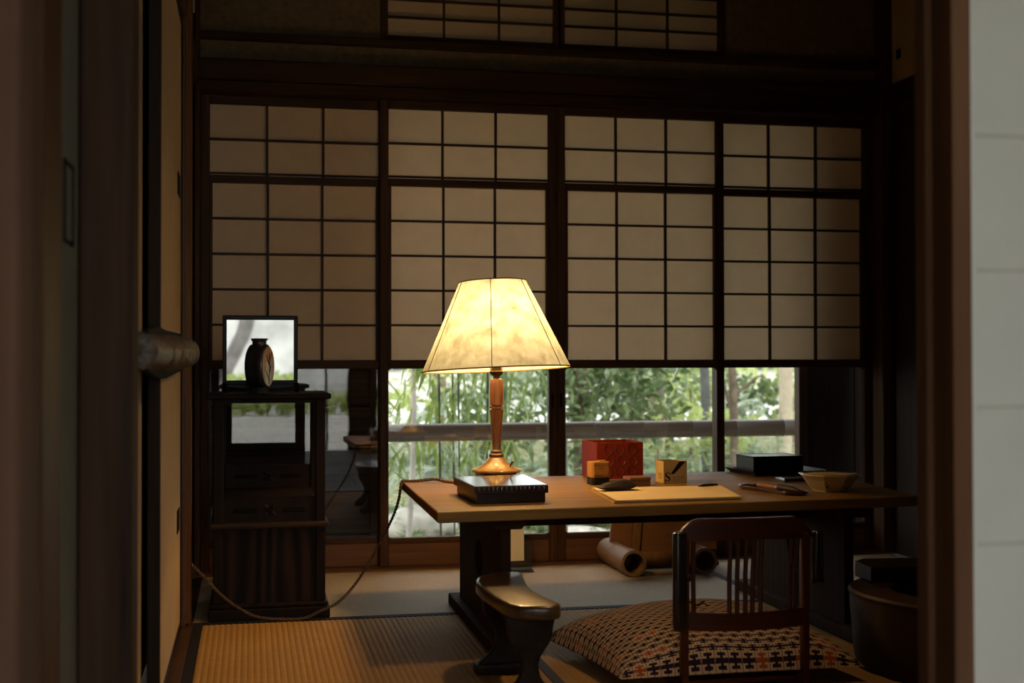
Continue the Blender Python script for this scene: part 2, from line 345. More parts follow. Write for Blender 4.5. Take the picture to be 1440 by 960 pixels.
# ------------------------------------------------------------------ mesh helpers
class MB:
    def __init__(s): s.bm = bmesh.new(); s.uv = None
    def _x(s, vs, mat):
        if mat is not None: bmesh.ops.transform(s.bm, matrix=mat, verts=vs)
    def box(s, x0, x1, y0, y1, z0, z1, bev=0.0, mat=None, seg=1):
        r = bmesh.ops.create_cube(s.bm, size=1.0)
        vs = r['verts']
        for v in vs:
            v.co = Vector(((x0 + x1) / 2 + v.co.x * (x1 - x0), (y0 + y1) / 2 + v.co.y * (y1 - y0), (z0 + z1) / 2 + v.co.z * (z1 - z0)))
        if bev > 0:
            es = list({e for v in vs for e in v.link_edges})
            rr = bmesh.ops.bevel(s.bm, geom=es, offset=min(bev, 0.45 * min(abs(x1 - x0), abs(y1 - y0), abs(z1 - z0))), segments=seg, affect='EDGES', profile=0.6)
            vs = [v for v in {v for f in rr['faces'] for v in f.verts} | {v for v in vs if v.is_valid}]
        s._x(vs, mat)
        return s
    def prism(s, poly, h0, h1, axis='z', bev=0.0, mat=None, seg=1):
        def pt(a, b, h):
            return {'z': (a, b, h), 'y': (a, h, b), 'x': (h, a, b)}[axis]
        lo = [s.bm.verts.new(pt(a, b, h0)) for a, b in poly]; hi = [s.bm.verts.new(pt(a, b, h1)) for a, b in poly]
        n = len(poly)
        fs = [s.bm.faces.new(lo[::-1]), s.bm.faces.new(hi)]
        for i in range(n):
            fs.append(s.bm.faces.new((lo[i], lo[(i + 1) % n], hi[(i + 1) % n], hi[i])))
        bmesh.ops.recalc_face_normals(s.bm, faces=fs)
        vs = lo + hi
        if bev > 0:
            es = [e for e in fs[0].edges] + [e for e in fs[1].edges]
            rr = bmesh.ops.bevel(s.bm, geom=es, offset=bev, segments=seg, affect='EDGES', profile=0.6)
            vs = [v for v in {v for f in rr['faces'] for v in f.verts} | {v for v in vs if v.is_valid}]
        s._x(vs, mat)
        return s
    def lathe(s, prof, n=32, loc=(0, 0, 0), mat=None, cap0=True, cap1=True, sq=None):
        rings = []; vs = []
        for k, (r, z) in enumerate(prof):
            ring = []
            for i in range(n):
                a = 2 * math.pi * (i + 0.5) / n
                rr = r
                if sq and sq[k] > 0:      # faceted section
                    c = math.cos(a); d = math.sin(a)
                    m = max(abs(c), abs(d), (abs(c) + abs(d)) / math.sqrt(2) * 1.0)
                    rr = r * ((1 - sq[k]) + sq[k] * 0.96 / m)
                ring.append(s.bm.verts.new((loc[0] + rr * math.cos(a), loc[1] + rr * math.sin(a), loc[2] + z)))
            rings.append(ring); vs += ring
        for a, b in zip(rings, rings[1:]):
            for i in range(n):
                s.bm.faces.new((a[i], a[(i + 1) % n], b[(i + 1) % n], b[i]))
        if cap0: s.bm.faces.new(rings[0][::-1])
        if cap1: s.bm.faces.new(rings[-1])
        s._x(vs, mat)
        return s
    def tube(s, path, rad, n=10, caps=True):
        P = [Vector(p) for p in path]
        R = rad if isinstance(rad, (list, tuple)) else [rad] * len(P)
        t0 = (P[1] - P[0]).normalized()
        nrm = t0.orthogonal().normalized()
        rings = []
        for i, p in enumerate(P):
            t = (P[min(i + 1, len(P) - 1)] - P[max(i - 1, 0)]).normalized()
            nrm = (nrm - t * nrm.dot(t)).normalized()
            b = t.cross(nrm)
            rings.append([s.bm.verts.new(p + (nrm * math.cos(2 * math.pi * k / n) + b * math.sin(2 * math.pi * k / n)) * R[i]) for k in range(n)])
        for a, b in zip(rings, rings[1:]):
            for k in range(n):
                s.bm.faces.new((a[k], a[(k + 1) % n], b[(k + 1) % n], b[k]))
        if caps:
            s.bm.faces.new(rings[0][::-1]); s.bm.faces.new(rings[-1])
        return s
    def quad(s, *pts):
        s.bm.faces.new([s.bm.verts.new(p) for p in pts]); return s
    def blob(s, c, r, sub=2, jitter=0.0, mat=None):
        rr = bmesh.ops.create_icosphere(s.bm, subdivisions=sub, radius=1.0)
        for v in rr['verts']:
            k = 1 + random.uniform(-jitter, jitter)
            v.co = Vector((c[0] + v.co.x * r[0] * k, c[1] + v.co.y * r[1] * k, c[2] + v.co.z * r[2] * k))
        s._x(rr['verts'], mat)
        return s
    def leaf(s, p, d, up, L, w, droop=0.25, seg=3):
        d = d.normalized(); side = d.cross(up)
        if side.length < 1e-4: side = d.orthogonal()
        side.normalize(); nn = side.cross(d)
        prev = None
        ws = [0.35, 1.0, 0.75, 0.0][:seg + 1] if seg == 3 else [0.5, 1.0, 0.0]
        for i in range(seg + 1):
            t = i / seg
            c = p + d * (L * t) + Vector((0, 0, -1)) * (droop * L * t * t)
            hw = ws[i] * w / 2
            if hw == 0: cur = [s.bm.verts.new(c)]
            else: cur = [s.bm.verts.new(c - side * hw), s.bm.verts.new(c + side * hw)]
            if prev:
                if len(cur) == 2: s.bm.faces.new((prev[0], prev[1], cur[1], cur[0]))
                else: s.bm.faces.new((prev[0], prev[1], cur[0]))
            prev = cur
        return s
    def build(s, name, mat, parent=None, smooth=False, label=None):
        me = bpy.data.meshes.new(name)
        if parent is not None:
            o = Vector((0, 0, 0)); q = parent
            while q is not None: o += q.location; q = q.parent
            bmesh.ops.translate(s.bm, vec=-o, verts=s.bm.verts[:])
        s.bm.to_mesh(me); s.bm.free()
        if smooth:
            for p in me.polygons: p.use_smooth = True
            try: me.set_sharp_from_angle(angle=math.radians(40))
            except Exception: pass
        me.materials.append(M[mat] if isinstance(mat, str) else mat)
        ob = bpy.data.objects.new(name, me); COL.objects.link(ob)
        if parent is not None: ob.parent = parent
        if label: ob['label'] = label
        return ob

def tag(o, label=None, cat=None, group=None, kind=None):
    if label: o['label'] = label
    if cat: o['category'] = cat
    if group: o['group'] = group
    if kind: o['kind'] = kind
    return o
def thing(name, loc, label, cat, group=None):
    e = bpy.data.objects.new(name, None); COL.objects.link(e); e.location = loc
    e.empty_display_size = 0.05
    return tag(e, label, cat, group)
def setting(name, loc=(0, 0, 0), label=None):
    e = bpy.data.objects.new(name, None); COL.objects.link(e); e.location = loc; e['kind'] = 'structure'
    if label: e['label'] = label
    return e
def struct(name, mb, mat, label=None, smooth=False):
    o = mb.build(name, mat, None, smooth); o['kind'] = 'structure'
    if label: o['label'] = label
    return o
def share(o, name, loc, parent, mat=None, scale=None):
    c = bpy.data.objects.new(name, o.data); COL.objects.link(c); c.parent = parent; c.location = loc
    if scale: c.scale = scale
    return c
def text_mesh(name, body, size, mat, parent, matrix, depth=0.0002, squeeze=1.0):
    cu = bpy.data.curves.new(name, 'FONT'); cu.body = body; cu.size = size; cu.extrude = depth; cu.align_x = 'CENTER'; cu.resolution_u = 3
    t = bpy.data.objects.new(name, cu); COL.objects.link(t)
    dg = bpy.context.evaluated_depsgraph_get(); dg.update()
    me = bpy.data.meshes.new_from_object(t.evaluated_get(dg)); me.name = name
    bpy.data.objects.remove(t); bpy.data.curves.remove(cu)
    me.transform(matrix @ Matrix.Diagonal((squeeze, 1, 1, 1)))
    me.materials.clear(); me.materials.append(M[mat])
    ob = bpy.data.objects.new(name, me); COL.objects.link(ob); ob.parent = parent
    return ob
def upright(x, y, z, rz=0.0):       # text stood up facing -Y
    return Matrix.Translation((x, y, z)) @ Matrix.Rotation(rz, 4, 'Z') @ Matrix.Rotation(math.pi / 2, 4, 'X')
def smooth_path(pts, n=10):
    P = [Vector(p) for p in pts]; out = []
    for i in range(len(P) - 1):
        a, b, c, d = P[max(i - 1, 0)], P[i], P[i + 1], P[min(i + 2, len(P) - 1)]
        for k in range(n):
            t = k / n
            out.append(0.5 * ((2 * b) + (c - a) * t + (2 * a - 5 * b + 4 * c - d) * t * t + (3 * b - a - 3 * c + d) * t ** 3))
    out.append(P[-1])
    return out

# ================================================================== SETTING
floor = struct('floor', MB().box(-0.34, 3.2, -1.6, 4.90, -0.12, -0.03), 'black_wood', 'dark boards under the straw mats')

def mat_ridged(x0, x1, y0, y1, axis, pitch, h, m, parent):
    mb = MB(); bm = mb.bm
    a0, a1 = (x0, x1) if axis == 'y' else (y0, y1)
    n = max(1, int((a1 - a0) / pitch)) * 4
    lo, hi = [], []
    for i in range(n + 1):
        a = a0 + (a1 - a0) * i / n
        z = -h * (0.0 if i % 4 == 2 else (0.30 if i % 2 == 1 else 1.0))
        if axis == 'y':
            lo.append(bm.verts.new((a, y0, z))); hi.append(bm.verts.new((a, y1, z)))
        else:
            lo.append(bm.verts.new((x0, a, z))); hi.append(bm.verts.new((x1, a, z)))
    for i in range(n):
        bm.faces.new((lo[i], lo[i + 1], hi[i + 1], hi[i]) if axis == 'y' else (lo[i], hi[i], hi[i + 1], lo[i + 1]))
    mb.box(x0, x1, y0, y1, -0.03, -h - 0.0002)
    return mb.build('tatami_mat', m, parent)
mat_ridged(-0.137, 0.724, 2.02, 3.885, 'y', 0.016, 0.0016, 'tatami_y', floor)
mat_ridged(0.750, 1.655, 2.02, 3.885, 'y', 0.016, 0.0016, 'tatami_y', floor)
mat_ridged(-0.166, 1.655, 3.92, 4.735, 'x', 0.008, 0.0006, 'tatami_x', floor)
mat_ridged(1.685, 2.52, 2.72, 4.735, 'x', 0.016, 0.0014, 'tatami_x', floor)
mat_ridged(1.685, 2.52, 2.02, 2.70, 'y', 0.016, 0.0014, 'tatami_y', floor)
for k in range(14):
    MB().box(-0.30 + k * 0.24, -0.30 + k * 0.24 + 0.237, -1.5, 1.60, -0.03, 0.0, 0.002).build('floor_board', 'black_wood', floor)
for b in ((-0.166, -0.137, 2.02, 3.885), (-0.166, 1.655, 3.885, 3.92), (1.685, 2.52, 2.70, 2.72)):
    MB().box(b[0], b[1], b[2], b[3], -0.03, 0.0012).build('mat_border', 'heri', floor)
for a, b, c, d in ((1.655, 1.685, 2.02, 4.735), (0.724, 0.750, 2.02, 3.885)):
    MB().box(a, b, c, d, -0.03, 0.0012).build('mat_border', 'heri_blue', floor, label='blue-grey cloth border between two mats')
MB().box(-0.198, -0.166, 2.02, 4.735, -0.03, 0.002, 0.001).build('floor_sill', 'frame', floor)
MB().box(-0.30, 3.0, 1.60, 2.02, -0.03, 0.002, 0.001).build('floor_sill', 'frame_x', floor)

# sills, lintels, posts of the back wall
struct('trim_1', MB().box(-0.20, 2.56, 4.735, 4.90, -0.03, 0.004, 0.001), 'skirt', 'wooden track below the sliding windows')
struct('trim_2', MB().box(-0.20, 2.56, 4.755, 4.90, 1.772, 1.812, 0.003).box(-0.20, 2.56, 4.745, 4.90, 1.815, 1.890, 0.004), 'beam', 'dark lintel over the sliding windows')
struct('trim_3', MB().box(-0.20, 2.56, 4.77, 4.90, 1.968, 1.996, 0.003), 'beam', 'thin dark rail under the upper windows')
struct('trim_4', MB().box(-0.20, -0.181, 4.76, 4.90, 0.0, 2.40, 0.003), 'frame', 'dark corner post at the left end of the windows')
struct('trim_5', MB().box(2.512, 2.56, 4.74, 4.90, 0.0, 2.40, 0.003), 'frame', 'dark corner post at the right end of the windows')
wb = setting('wall_back', (0, 4.84, 0), 'dim earth plaster above the lintel')
MB().box(-0.20, 2.56, 4.80, 4.88, 1.885, 1.972).build('plaster_strip', 'plaster', wb)
MB().box(-0.20, 0.482, 4.80, 4.88, 1.99, 2.40).build('plaster_panel', 'plaster', wb)
MB().box(1.858, 2.56, 4.80, 4.88, 1.99, 2.40).build('plaster_panel', 'plaster', wb)

def shoji(name, x0, x1, y, label, depth=0.03):
    st = 0.033
    o = setting(name, ((x0 + x1) / 2, y, 0), label)
    y1 = y + depth
    for a, b in ((x0, x0 + st), (x1 - st, x1)):
        MB().box(a, b, y, y1, 0.005, 1.772, 0.0025).build('stile', 'frame', o)
    xi0, xi1 = x0 + st, x1 - st
    MB().box(xi0, xi1, y, y1, 1.740, 1.772, 0.002).build('top_rail', 'frame_x', o)
    MB().box(xi0, xi1, y + 0.002, y1, 0.005, 0.092, 0.002).build('skirting_board', 'skirt', o)
    MB().box(xi0, xi1, y, y1, 0.090, 0.112, 0.002).build('glass_rail', 'frame_x', o)
    MB().box(xi0, xi1, y - 0.002, y1, 0.752, 0.785, 0.002).build('middle_rail', 'frame_x', o)
    MB().box(xi0, xi1, y - 0.002, y1, 1.446, 1.474, 0.002).build('sash_rail', 'frame_x', o)
    MB().box(xi0, xi1, y + 0.012, y1, 1.4795, 1.4875).build('sash_rail', 'frame_x', o)
    # inner sash stiles of the lower sliding part
    for a, b in ((xi0, xi0 + 0.010), (xi1 - 0.010, xi1)):
        MB().box(a, b, y - 0.002, y1 - 0.002, 0.785, 1.446, 0.001).build('sash_stile', 'frame', o)
    # corner fillets of the glass opening
    for cx, sx in ((xi0, 1), (xi1, -1)):
        for cz, sz in ((0.112, 1), (0.752, -1)):
            r = 0.012
            poly = [(cx, cz)] + [(cx + sx * r * (1 - math.sin(a)), cz + sz * r * (1 - math.cos(a))) for a in [k * math.pi / 8 for k in range(5)]]
            MB().prism(poly, y + 0.004, y1 - 0.004, 'y').build('corner_fillet', 'frame', o)
    w = xi1 - xi0
    xs_t = [xi0 + w * k / 3 for k in range(4)]
    xl0, xl1 = xi0 + 0.010, xi1 - 0.010
    xs_l = [xl0 + (xl1 - xl0) * k / 3 for k in range(4)]
    m = 0.0042
    zt = [1.474, 1.609, 1.740]; zl = [0.785 + (1.446 - 0.785) * k / 5 for k in range(6)]
    for xs, zs in ((xs_t, zt), (xs_l, zl)):
        for x in xs[1:-1]:
            MB().box(x - m, x + m, y + 0.004, y + 0.018, zs[0], zs[-1]).build('muntin', 'frame', o)
        for z in zs[1:-1]:
            MB().box(xs[0], xs[-1], y + 0.003, y + 0.016, z - m, z + m).build('muntin', 'frame_x', o)
        for a, b in zip(xs, xs[1:]):
            for c, d in zip(zs, zs[1:]):
                MB().quad((a, y + 0.0182, c), (b, y + 0.0182, c), (b, y + 0.0182, d), (a, y + 0.0182, d)).build('paper_pane', 'shoji', o)
    MB().quad((xi0, y + 0.015, 0.108), (xi1, y + 0.015, 0.108), (xi1, y + 0.015, 0.756), (xi0, y + 0.015, 0.756)).build('glass_pane', 'glass', o)
    return o
shoji('window_1', -0.181, 0.512, 4.834, 'leftmost paper sliding window, behind the cabinet, with dark glass')
w2 = shoji('window_2', 0.480, 1.1685, 4.800, 'paper sliding window behind the lit lamp, with glass below')
shoji('window_3', 1.1695, 1.857, 4.800, 'paper sliding window right of the lamp, with glass below')
w4 = shoji('window_4', 1.826, 2.511, 4.834, 'rightmost paper sliding window, half covered by the shutter')
# finger pulls let into the meeting stiles
for x in (1.1450, 1.1780):
    MB().box(x, x + 0.010, 4.7985, 4.801, 0.600, 0.655).build('finger_pull', 'pull', w2)

def ranma(name, x0, x1, label):
    o = setting(name, ((x0 + x1) / 2, 4.79, 2.0), label)
    y = 4.79; st = 0.028
    for a, b in ((x0, x0 + st), (x1 - st, x1)): MB().box(a, b, y, y + 0.03, 1.996, 2.38, 0.002).build('stile', 'frame', o)
    MB().box(x0 + st, x1 - st, y, y + 0.03, 1.996, 2.017, 0.002).build('bottom_rail', 'frame_x', o)
    MB().box(x0 + st, x1 - st, y, y + 0.03, 2.36, 2.38, 0.002).build('top_rail', 'frame_x', o)
    xs = [x0 + st + (x1 - x0 - 2 * st) * k / 3 for k in range(4)]
    zs = [2.017, 2.088, 2.156, 2.224, 2.292, 2.36]
    for x in xs[1:-1]: MB().box(x - 0.004, x + 0.004, y + 0.004, y + 0.018, 2.017, 2.36).build('muntin', 'frame', o)
    for z in zs[1:-1]: MB().box(xs[0], xs[-1], y + 0.003, y + 0.016, z - 0.004, z + 0.004).build('muntin', 'frame_x', o)
    for a, b in zip(xs, xs[1:]):
        for c, d in zip(zs, zs[1:]):
            MB().quad((a, y + 0.0182, c), (b, y + 0.0182, c), (b, y + 0.0182, d), (a, y + 0.0182, d)).build('paper_pane', 'shoji_shaded', o)
    # outer safety bars seen as soft shadows on the paper
    for k in range(3):
        x = xs[k] + (xs[k + 1] - xs[k]) * 0.74
        MB().box(x - 0.012, x + 0.012, y + 0.045, y + 0.060, 1.98, 2.39).build('outer_bar', 'black_wood', o)
ranma('window_5', 0.482, 1.183, 'left small paper window above the lintel')
ranma('window_6', 1.172, 1.860, 'right small paper window above the lintel')

# left wall
wl = setting('wall_left', (-0.24, 3.4, 0), 'left wall of ochre papered panels')
MB().box(-0.30, -0.262, -1.5, 4.90, 0.0, 2.45).build('plaster_panel', 'plaster', wl)
MB().box(-0.262, -0.225, 3.98, 4.76, 0.0, 1.80).build('plaster_panel', 'plaster', wl)
MB().box(-0.262, -0.2335, 2.20, 2.90, 0.0, 1.80).build('paper_panel', 'fusuma', wl)
MB().box(-0.262, -0.185, 2.30, 4.76, 1.80, 1.86, 0.003).build('lintel', 'frame', wl)
MB().box(-0.262, -0.215, 2.30, 4.76, 1.86, 2.40).build('plaster_panel', 'plaster', wl)
d1 = setting('door_1', (-0.21, 3.36, 0), 'ochre papered sliding door on the left wall with black edge')
MB().box(-0.2215, -0.1945, 2.90, 2.928, 0.003, 1.80, 0.002).build('stile', 'black_wood', d1)
MB().box(-0.2215, -0.1945, 3.815, 3.845, 0.003, 1.80, 0.002).build('stile', 'black_wood', d1)
MB().box(-0.2205, -0.1955, 2.928, 3.815, 0.003, 0.028, 0.002).build('bottom_rail', 'black_wood', d1)
MB().box(-0.2205, -0.1955, 2.928, 3.815, 1.765, 1.80, 0.002).build('top_rail', 'black_wood', d1)
MB().box(-0.218, -0.199, 2.928, 3.815, 0.028, 1.765).build('paper_panel', 'fusuma', d1)
for z in (1.28, 0.335):
    MB().box(-0.2, -0.1965, 3.64, 3.75, z - 0.032, z + 0.032, 0.002).build('finger_pull', 'pull', d1)
struct('trim_6', MB().box(-0.262, -0.186, 3.850, 3.98, 0.0, 2.40, 0.004).box(-0.20, -0.172, 3.865, 3.97, 0.0, 2.40, 0.010), 'amber', 'amber wooden pillar beside the cabinet on the left wall')
struct('trim_7', MB().box(-0.262, -0.179, 2.05, 2.17, 0.0, 2.40, 0.014, seg=3), 'pillar_dark', 'dark wooden pillar at the left of the doorway')
# near left: pillar and grey-green door of the front room
struct('trim_8', MB().box(-0.34, -0.206, 1.22, 1.33, 0.0, 2.40, 0.010, seg=3), 'post', 'blurred reddish pillar at the far left')
d2 = setting('door_2', (-0.262, 1.85, 0), 'grey-green papered door with a long recessed pull at far left')
MB().box(-0.275, -0.2615, 1.86, 2.05, 0.003, 1.80).build('paper_panel', 'fusuma_grey', d2)
MB().box(-0.275, -0.258, 1.70, 1.86, 0.003, 1.80, 0.002).build('stile', 'amber', d2)
for a in ((1.900, 1.908), (1.985, 1.993)):
    MB().box(-0.2615, -0.2585, a[0], a[1], 0.955, 1.075, 0.001).build('pull_rim', 'pull', d2)
for z in (0.955, 1.069):
    MB().box(-0.2615, -0.2585, 1.908, 1.985, z, z + 0.006, 0.001).build('pull_rim', 'pull', d2)
MB().box(-0.262, -0.2607, 1.908, 1.985, 0.96, 1.07).build('pull_plate', 'fusuma_grey', d2)

# right wall
wr = setting('wall_right', (2.58, 3.3, 0), 'dark right wall with a small papered cupboard door on top')
for k in range(5):
    a = 2.02 + k * 0.55
    MB().box(2.56, 2.60, a, a + 0.546, 0.0, 1.80, 0.003).build('wall_board', 'black_wood', wr)
MB().box(2.545, 2.60, 2.02, 4.74, 1.80, 1.90, 0.003).build('lintel', 'black_wood', wr)
MB().box(2.562, 2.60, 2.02, 4.76, 1.90, 2.40).build('paper_panel', 'fusuma', wr)
MB().box(2.559, 2.563, 4.672, 4.706, 1.998, 2.036, 0.001).build('finger_pull', 'pull', wr)

# partition between the two rooms (right part) : jamb and near paper door
struct('trim_9', MB().box(0.981, 1.012, 1.645, 1.70, 0.0, 1.80, 0.004, seg=2).box(0.972, 1.012, 1.70, 1.735, 0.0, 1.80, 0.003).box(1.018, 1.04, 1.735, 1.80, 0.0, 1.80, 0.003), 'jamb', 'reddish brown jamb at the right of the doorway')
d3 = setting('door_3', (1.7, 1.68, 0), 'pale paper door filling the right edge, lattice behind the paper')
MB().quad((1.008, 1.656, 0.02), (1.86, 1.656, 0.02), (1.86, 1.656, 1.80), (1.008, 1.656, 1.80)).build('paper_sheet', 'shoji_near', d3)
for z in (0.716, 0.913, 1.108, 0.519):  # thin darker strips across the sheet at lattice bar heights
    MB().quad((1.024, 1.6555, z - 0.004), (1.86, 1.6555, z - 0.004), (1.86, 1.6555, z + 0.004), (1.024, 1.6555, z + 0.004)).build('paper_strip', 'strip_paper', d3)
for k in range(9):
    z = 0.129 + 0.1965 * k
    MB().box(1.042, 1.83, 1.660, 1.676, z - 0.004, z + 0.004).build('muntin', 'frame_x', d3)
for x in (1.24, 1.44, 1.64):
    MB().box(x - 0.004, x + 0.004, 1.660, 1.676, 0.03, 1.79).build('muntin', 'frame', d3)
for a, b in ((1.012, 1.026), (1.83, 1.86)):
    MB().box(a, b, 1.660, 1.69, 0.004, 1.80, 0.002).build('stile', 'frame', d3)
wp = setting('wall_front', (1.5, 1.8, 0), 'partition wall above and beside the doorway')
MB().box(-0.262, 2.60, 1.80, 1.86, 1.86, 2.40).build('plaster_panel', 'plaster', wp)
MB().box(-0.262, 2.60, 1.64, 1.86, 1.80, 1.86).build('lintel', 'beam', wp)
MB().box(1.86, 3.10, 1.70, 1.86, 0.0, 2.40).build('plaster_panel', 'plaster', wp)
MB().box(1.05, 1.86, 1.78, 1.82, 0.0, 1.80).build('board_panel', 'black_wood', wp)

# ceiling and front room shell (behind the camera)
ce = setting('ceiling', (1.2, 1.7, 2.4), 'dark boarded ceiling')
for k in range(8):
    MB().box(-0.34 + k * 0.44, -0.34 + k * 0.44 + 0.436, -1.5, 4.92, 2.395, 2.42).build('ceiling_board', 'ceil', ce)
MB().box(-0.4, 3.25, -1.5, 4.92, 2.42, 2.46).build('roof_deck', 'ceil', ce)
struct('wall_front_room_right', MB().box(3.06, 3.12, -1.5, 1.7, 0.0, 2.42), 'plaster', 'right plaster wall of the front room')
wv = setting('wall_veranda', (1, -1.5, 0), 'open garden front of the front room')
MB().box(-0.34, 3.12, -1.56, -1.46, 2.12, 2.42).build('header', 'plaster', wv)
MB().box(-0.34, -0.27, -1.56, -1.46, 0.0, 2.12).build('end_post', 'frame', wv)
MB().box(0.84, 1.09, -1.56, -1.46, 0.0, 2.12).build('wall_board', 'frame', wv)
MB().box(3.0, 3.12, -1.56, -1.46, 0.0, 2.12).build('wall_board', 'frame', wv)
for x in (0.64, 1.85):
    MB().box(x, x + 0.022, -1.54, -1.51, 0.0, 2.12).build('door_stile', 'frame', wv)
# eaves over both garden fronts and outer shutters
struct('trim_10', MB().prism([(4.90, 2.46), (6.25, 2.02), (6.25, 2.07), (4.90, 2.52)], -1.6, 4.6, 'x'), 'black_wood', 'eaves over the garden')
struct('trim_11', MB().box(-0.8, 3.6, -2.0, -1.5, 2.46, 2.52), 'black_wood', 'eaves over the front garden')
sh = setting('wall_shutter', (0.1, 4.95, 0), 'closed board shutters outside the leftmost window')
for k in range(13):
    z = -0.05 + k * 0.165
    MB().box(-0.45, 0.470, 4.915, 4.935, z, z + 0.160, 0.003).build('shutter_board', 'frame_x', sh)
MB().box(0.455, 0.485, 4.905, 4.94, -0.05, 2.10).build('edge_post', 'frame', sh)
MB().box(-0.6, 0.470, 4.936, 4.950, -0.40, 2.10).build('backing_board', 'black_wood', sh)
MB().box(-0.6, -0.30, 4.86, 4.95, -0.40, 2.46).build('side_board', 'black_wood', sh)
sh2 = setting('wall_shutter_right', (2.5, 4.95, 0), 'closed board shutter outside the rightmost window')
for k in range(6):
    x = 2.281 + k * 0.11
    MB().box(x, x + 0.107, 4.965, 4.985, -0.05, 2.10, 0.002).build('shutter_board', 'black_wood', sh2)
MB().box(2.243, 2.281, 4.95, 5.00, -0.05, 2.10, 0.003).build('edge_post', 'frame', sh2)
MB().box(2.60, 2.95, 4.90, 5.05, -0.40, 2.46).build('side_board', 'black_wood', sh2)
MB().box(2.275, 2.95, 4.986, 5.000, -0.40, 2.10).build('backing_board', 'black_wood', sh2)

# log fixed to the left wall
lg = thing('bark_log', (-0.18, 2.8, 0.80), 'short bark-covered log fixed sideways to the left wall on a dark board', 'log')
pts = [(-0.197, 2.36), (-0.195, 2.50), (-0.190, 2.64), (-0.182, 2.74), (-0.168, 2.84), (-0.155, 2.92), (-0.146, 2.985)]
lp = smooth_path([(x, y, 0.802) for x, y in pts], 14)
lr = [0.0340 + 0.0016 * math.sin(i * 0.9) + 0.0012 * math.sin(i * 2.3) + random.uniform(-0.0008, 0.0008) for i in range(len(lp))]; lr[-1] = 0.030; lr[0] = 0.030
MB().tube(lp, lr, 20).build('log_body', 'bark', lg, True)
MB().prism([(2.40, 0.765), (2.40, 0.842), (2.66, 0.855), (2.93, 0.852), (3.6, 0.857), (3.6, 0.757), (2.93, 0.745), (2.66, 0.748)], -0.1945, -0.182, 'x', 0.002).build('back_board', 'pull', lg)

# ================================================================== CABINET
cb = thing('display_cabinet', (0.06, 4.1, 0), 'tall narrow blackish oak cabinet with carved rail in left corner', 'cabinet')
Y0, Y1 = 3.930, 4.300
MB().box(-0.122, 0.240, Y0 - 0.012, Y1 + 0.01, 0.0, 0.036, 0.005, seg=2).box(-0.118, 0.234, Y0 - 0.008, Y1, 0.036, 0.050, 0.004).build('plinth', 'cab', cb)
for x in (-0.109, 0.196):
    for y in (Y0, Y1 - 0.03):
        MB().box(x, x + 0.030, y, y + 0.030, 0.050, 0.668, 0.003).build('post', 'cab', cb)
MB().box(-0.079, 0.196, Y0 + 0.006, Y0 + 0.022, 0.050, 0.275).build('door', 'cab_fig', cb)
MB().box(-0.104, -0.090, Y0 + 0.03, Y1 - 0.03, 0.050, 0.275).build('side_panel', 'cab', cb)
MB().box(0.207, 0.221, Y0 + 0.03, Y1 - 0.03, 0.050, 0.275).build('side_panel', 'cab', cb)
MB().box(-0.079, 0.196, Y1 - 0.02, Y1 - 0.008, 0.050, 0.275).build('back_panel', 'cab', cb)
MB().box(-0.120, 0.236, Y0 - 0.010, Y1 + 0.004, 0.276, 0.294, 0.006, seg=2).build('ledge', 'cab_edge', cb)
def carved(y, z0, z1, nm):
    o = MB().box(-0.079, 0.196, y, y + 0.014, z0, z1).build(nm, 'cab', cb)
    zc = (z0 + z1) / 2
    for a, b in ((-0.050, 0.022), (0.096, 0.165)):
        MB().box(a, b, y - 0.002, y + 0.0005, zc - 0.007, zc + 0.007, 0.001).build('carved_slot', 'pull', o)
    for k in range(4):
        an = k * math.pi / 2 + math.pi / 4
        m = Matrix.Translation((0.0585 + 0.014 * math.cos(an), y, zc + 0.014 * math.sin(an))) @ Matrix.Rotation(-an, 4, 'Y')
        MB().blob((0, 0, 0), (0.012, 0.003, 0.006), 1, 0, m).build('carved_petal', 'cab_fig', o)
    MB().prism([(0.0585 - 0.012, zc), (0.0585, zc - 0.012), (0.0585 + 0.012, zc), (0.0585, zc + 0.012)], y - 0.0025, y, 'y').build('carved_diamond', 'pull', o)
carved(Y0 + 0.008, 0.294, 0.366, 'carved_rail')
carved(Y1 - 0.022, 0.366, 0.440, 'carved_back_rail')
MB().box(-0.079, 0.196, Y0 + 0.01, Y1 - 0.005, 0.352, 0.366).build('shelf', 'cab', cb)
MB().box(-0.128, 0.243, Y0 - 0.012, Y1 + 0.005, 0.667, 0.683, 0.003).build('top', 'cab', cb)
for y in (Y0 + 0.01, Y1 - 0.02): MB().box(-0.079, 0.196, y, y + 0.01, 0.655, 0.667).build('top_rail', 'cab', cb)

mr = thing('framed_mirror', (0.032, 4.14, 0.683), 'small square black framed mirror on the cabinet behind the vase', 'mirror')
tilt = Matrix.Translation((0, 4.14, 0.80)) @ Matrix.Rotation(math.radians(0.7), 4, 'X') @ Matrix.Translation((0, -4.14, -0.80))
for b in ((-0.086, -0.0735, 0.710, 0.926), (0.137, 0.1495, 0.710, 0.926), (-0.086, 0.1495, 0.914, 0.928), (-0.086, 0.1495, 0.708, 0.7215)):
    MB().box(b[0], b[1], 4.134, 4.152, b[2], b[3], 0.002, tilt).build('frame_bar', 'black', mr)
MB().box(-0.075, 0.139, 4.143, 4.149, 0.719, 0.916, 0, tilt).build('mirror_glass', 'mirror', mr)
for x in (-0.088, 0.138):
    MB().prism([(4.105, 0.6835), (4.185, 0.6835), (4.176, 0.696), (4.156, 0.712), (4.134, 0.712), (4.114, 0.696)], x, x + 0.016, 'x', 0.0015).build('foot', 'black', mr)
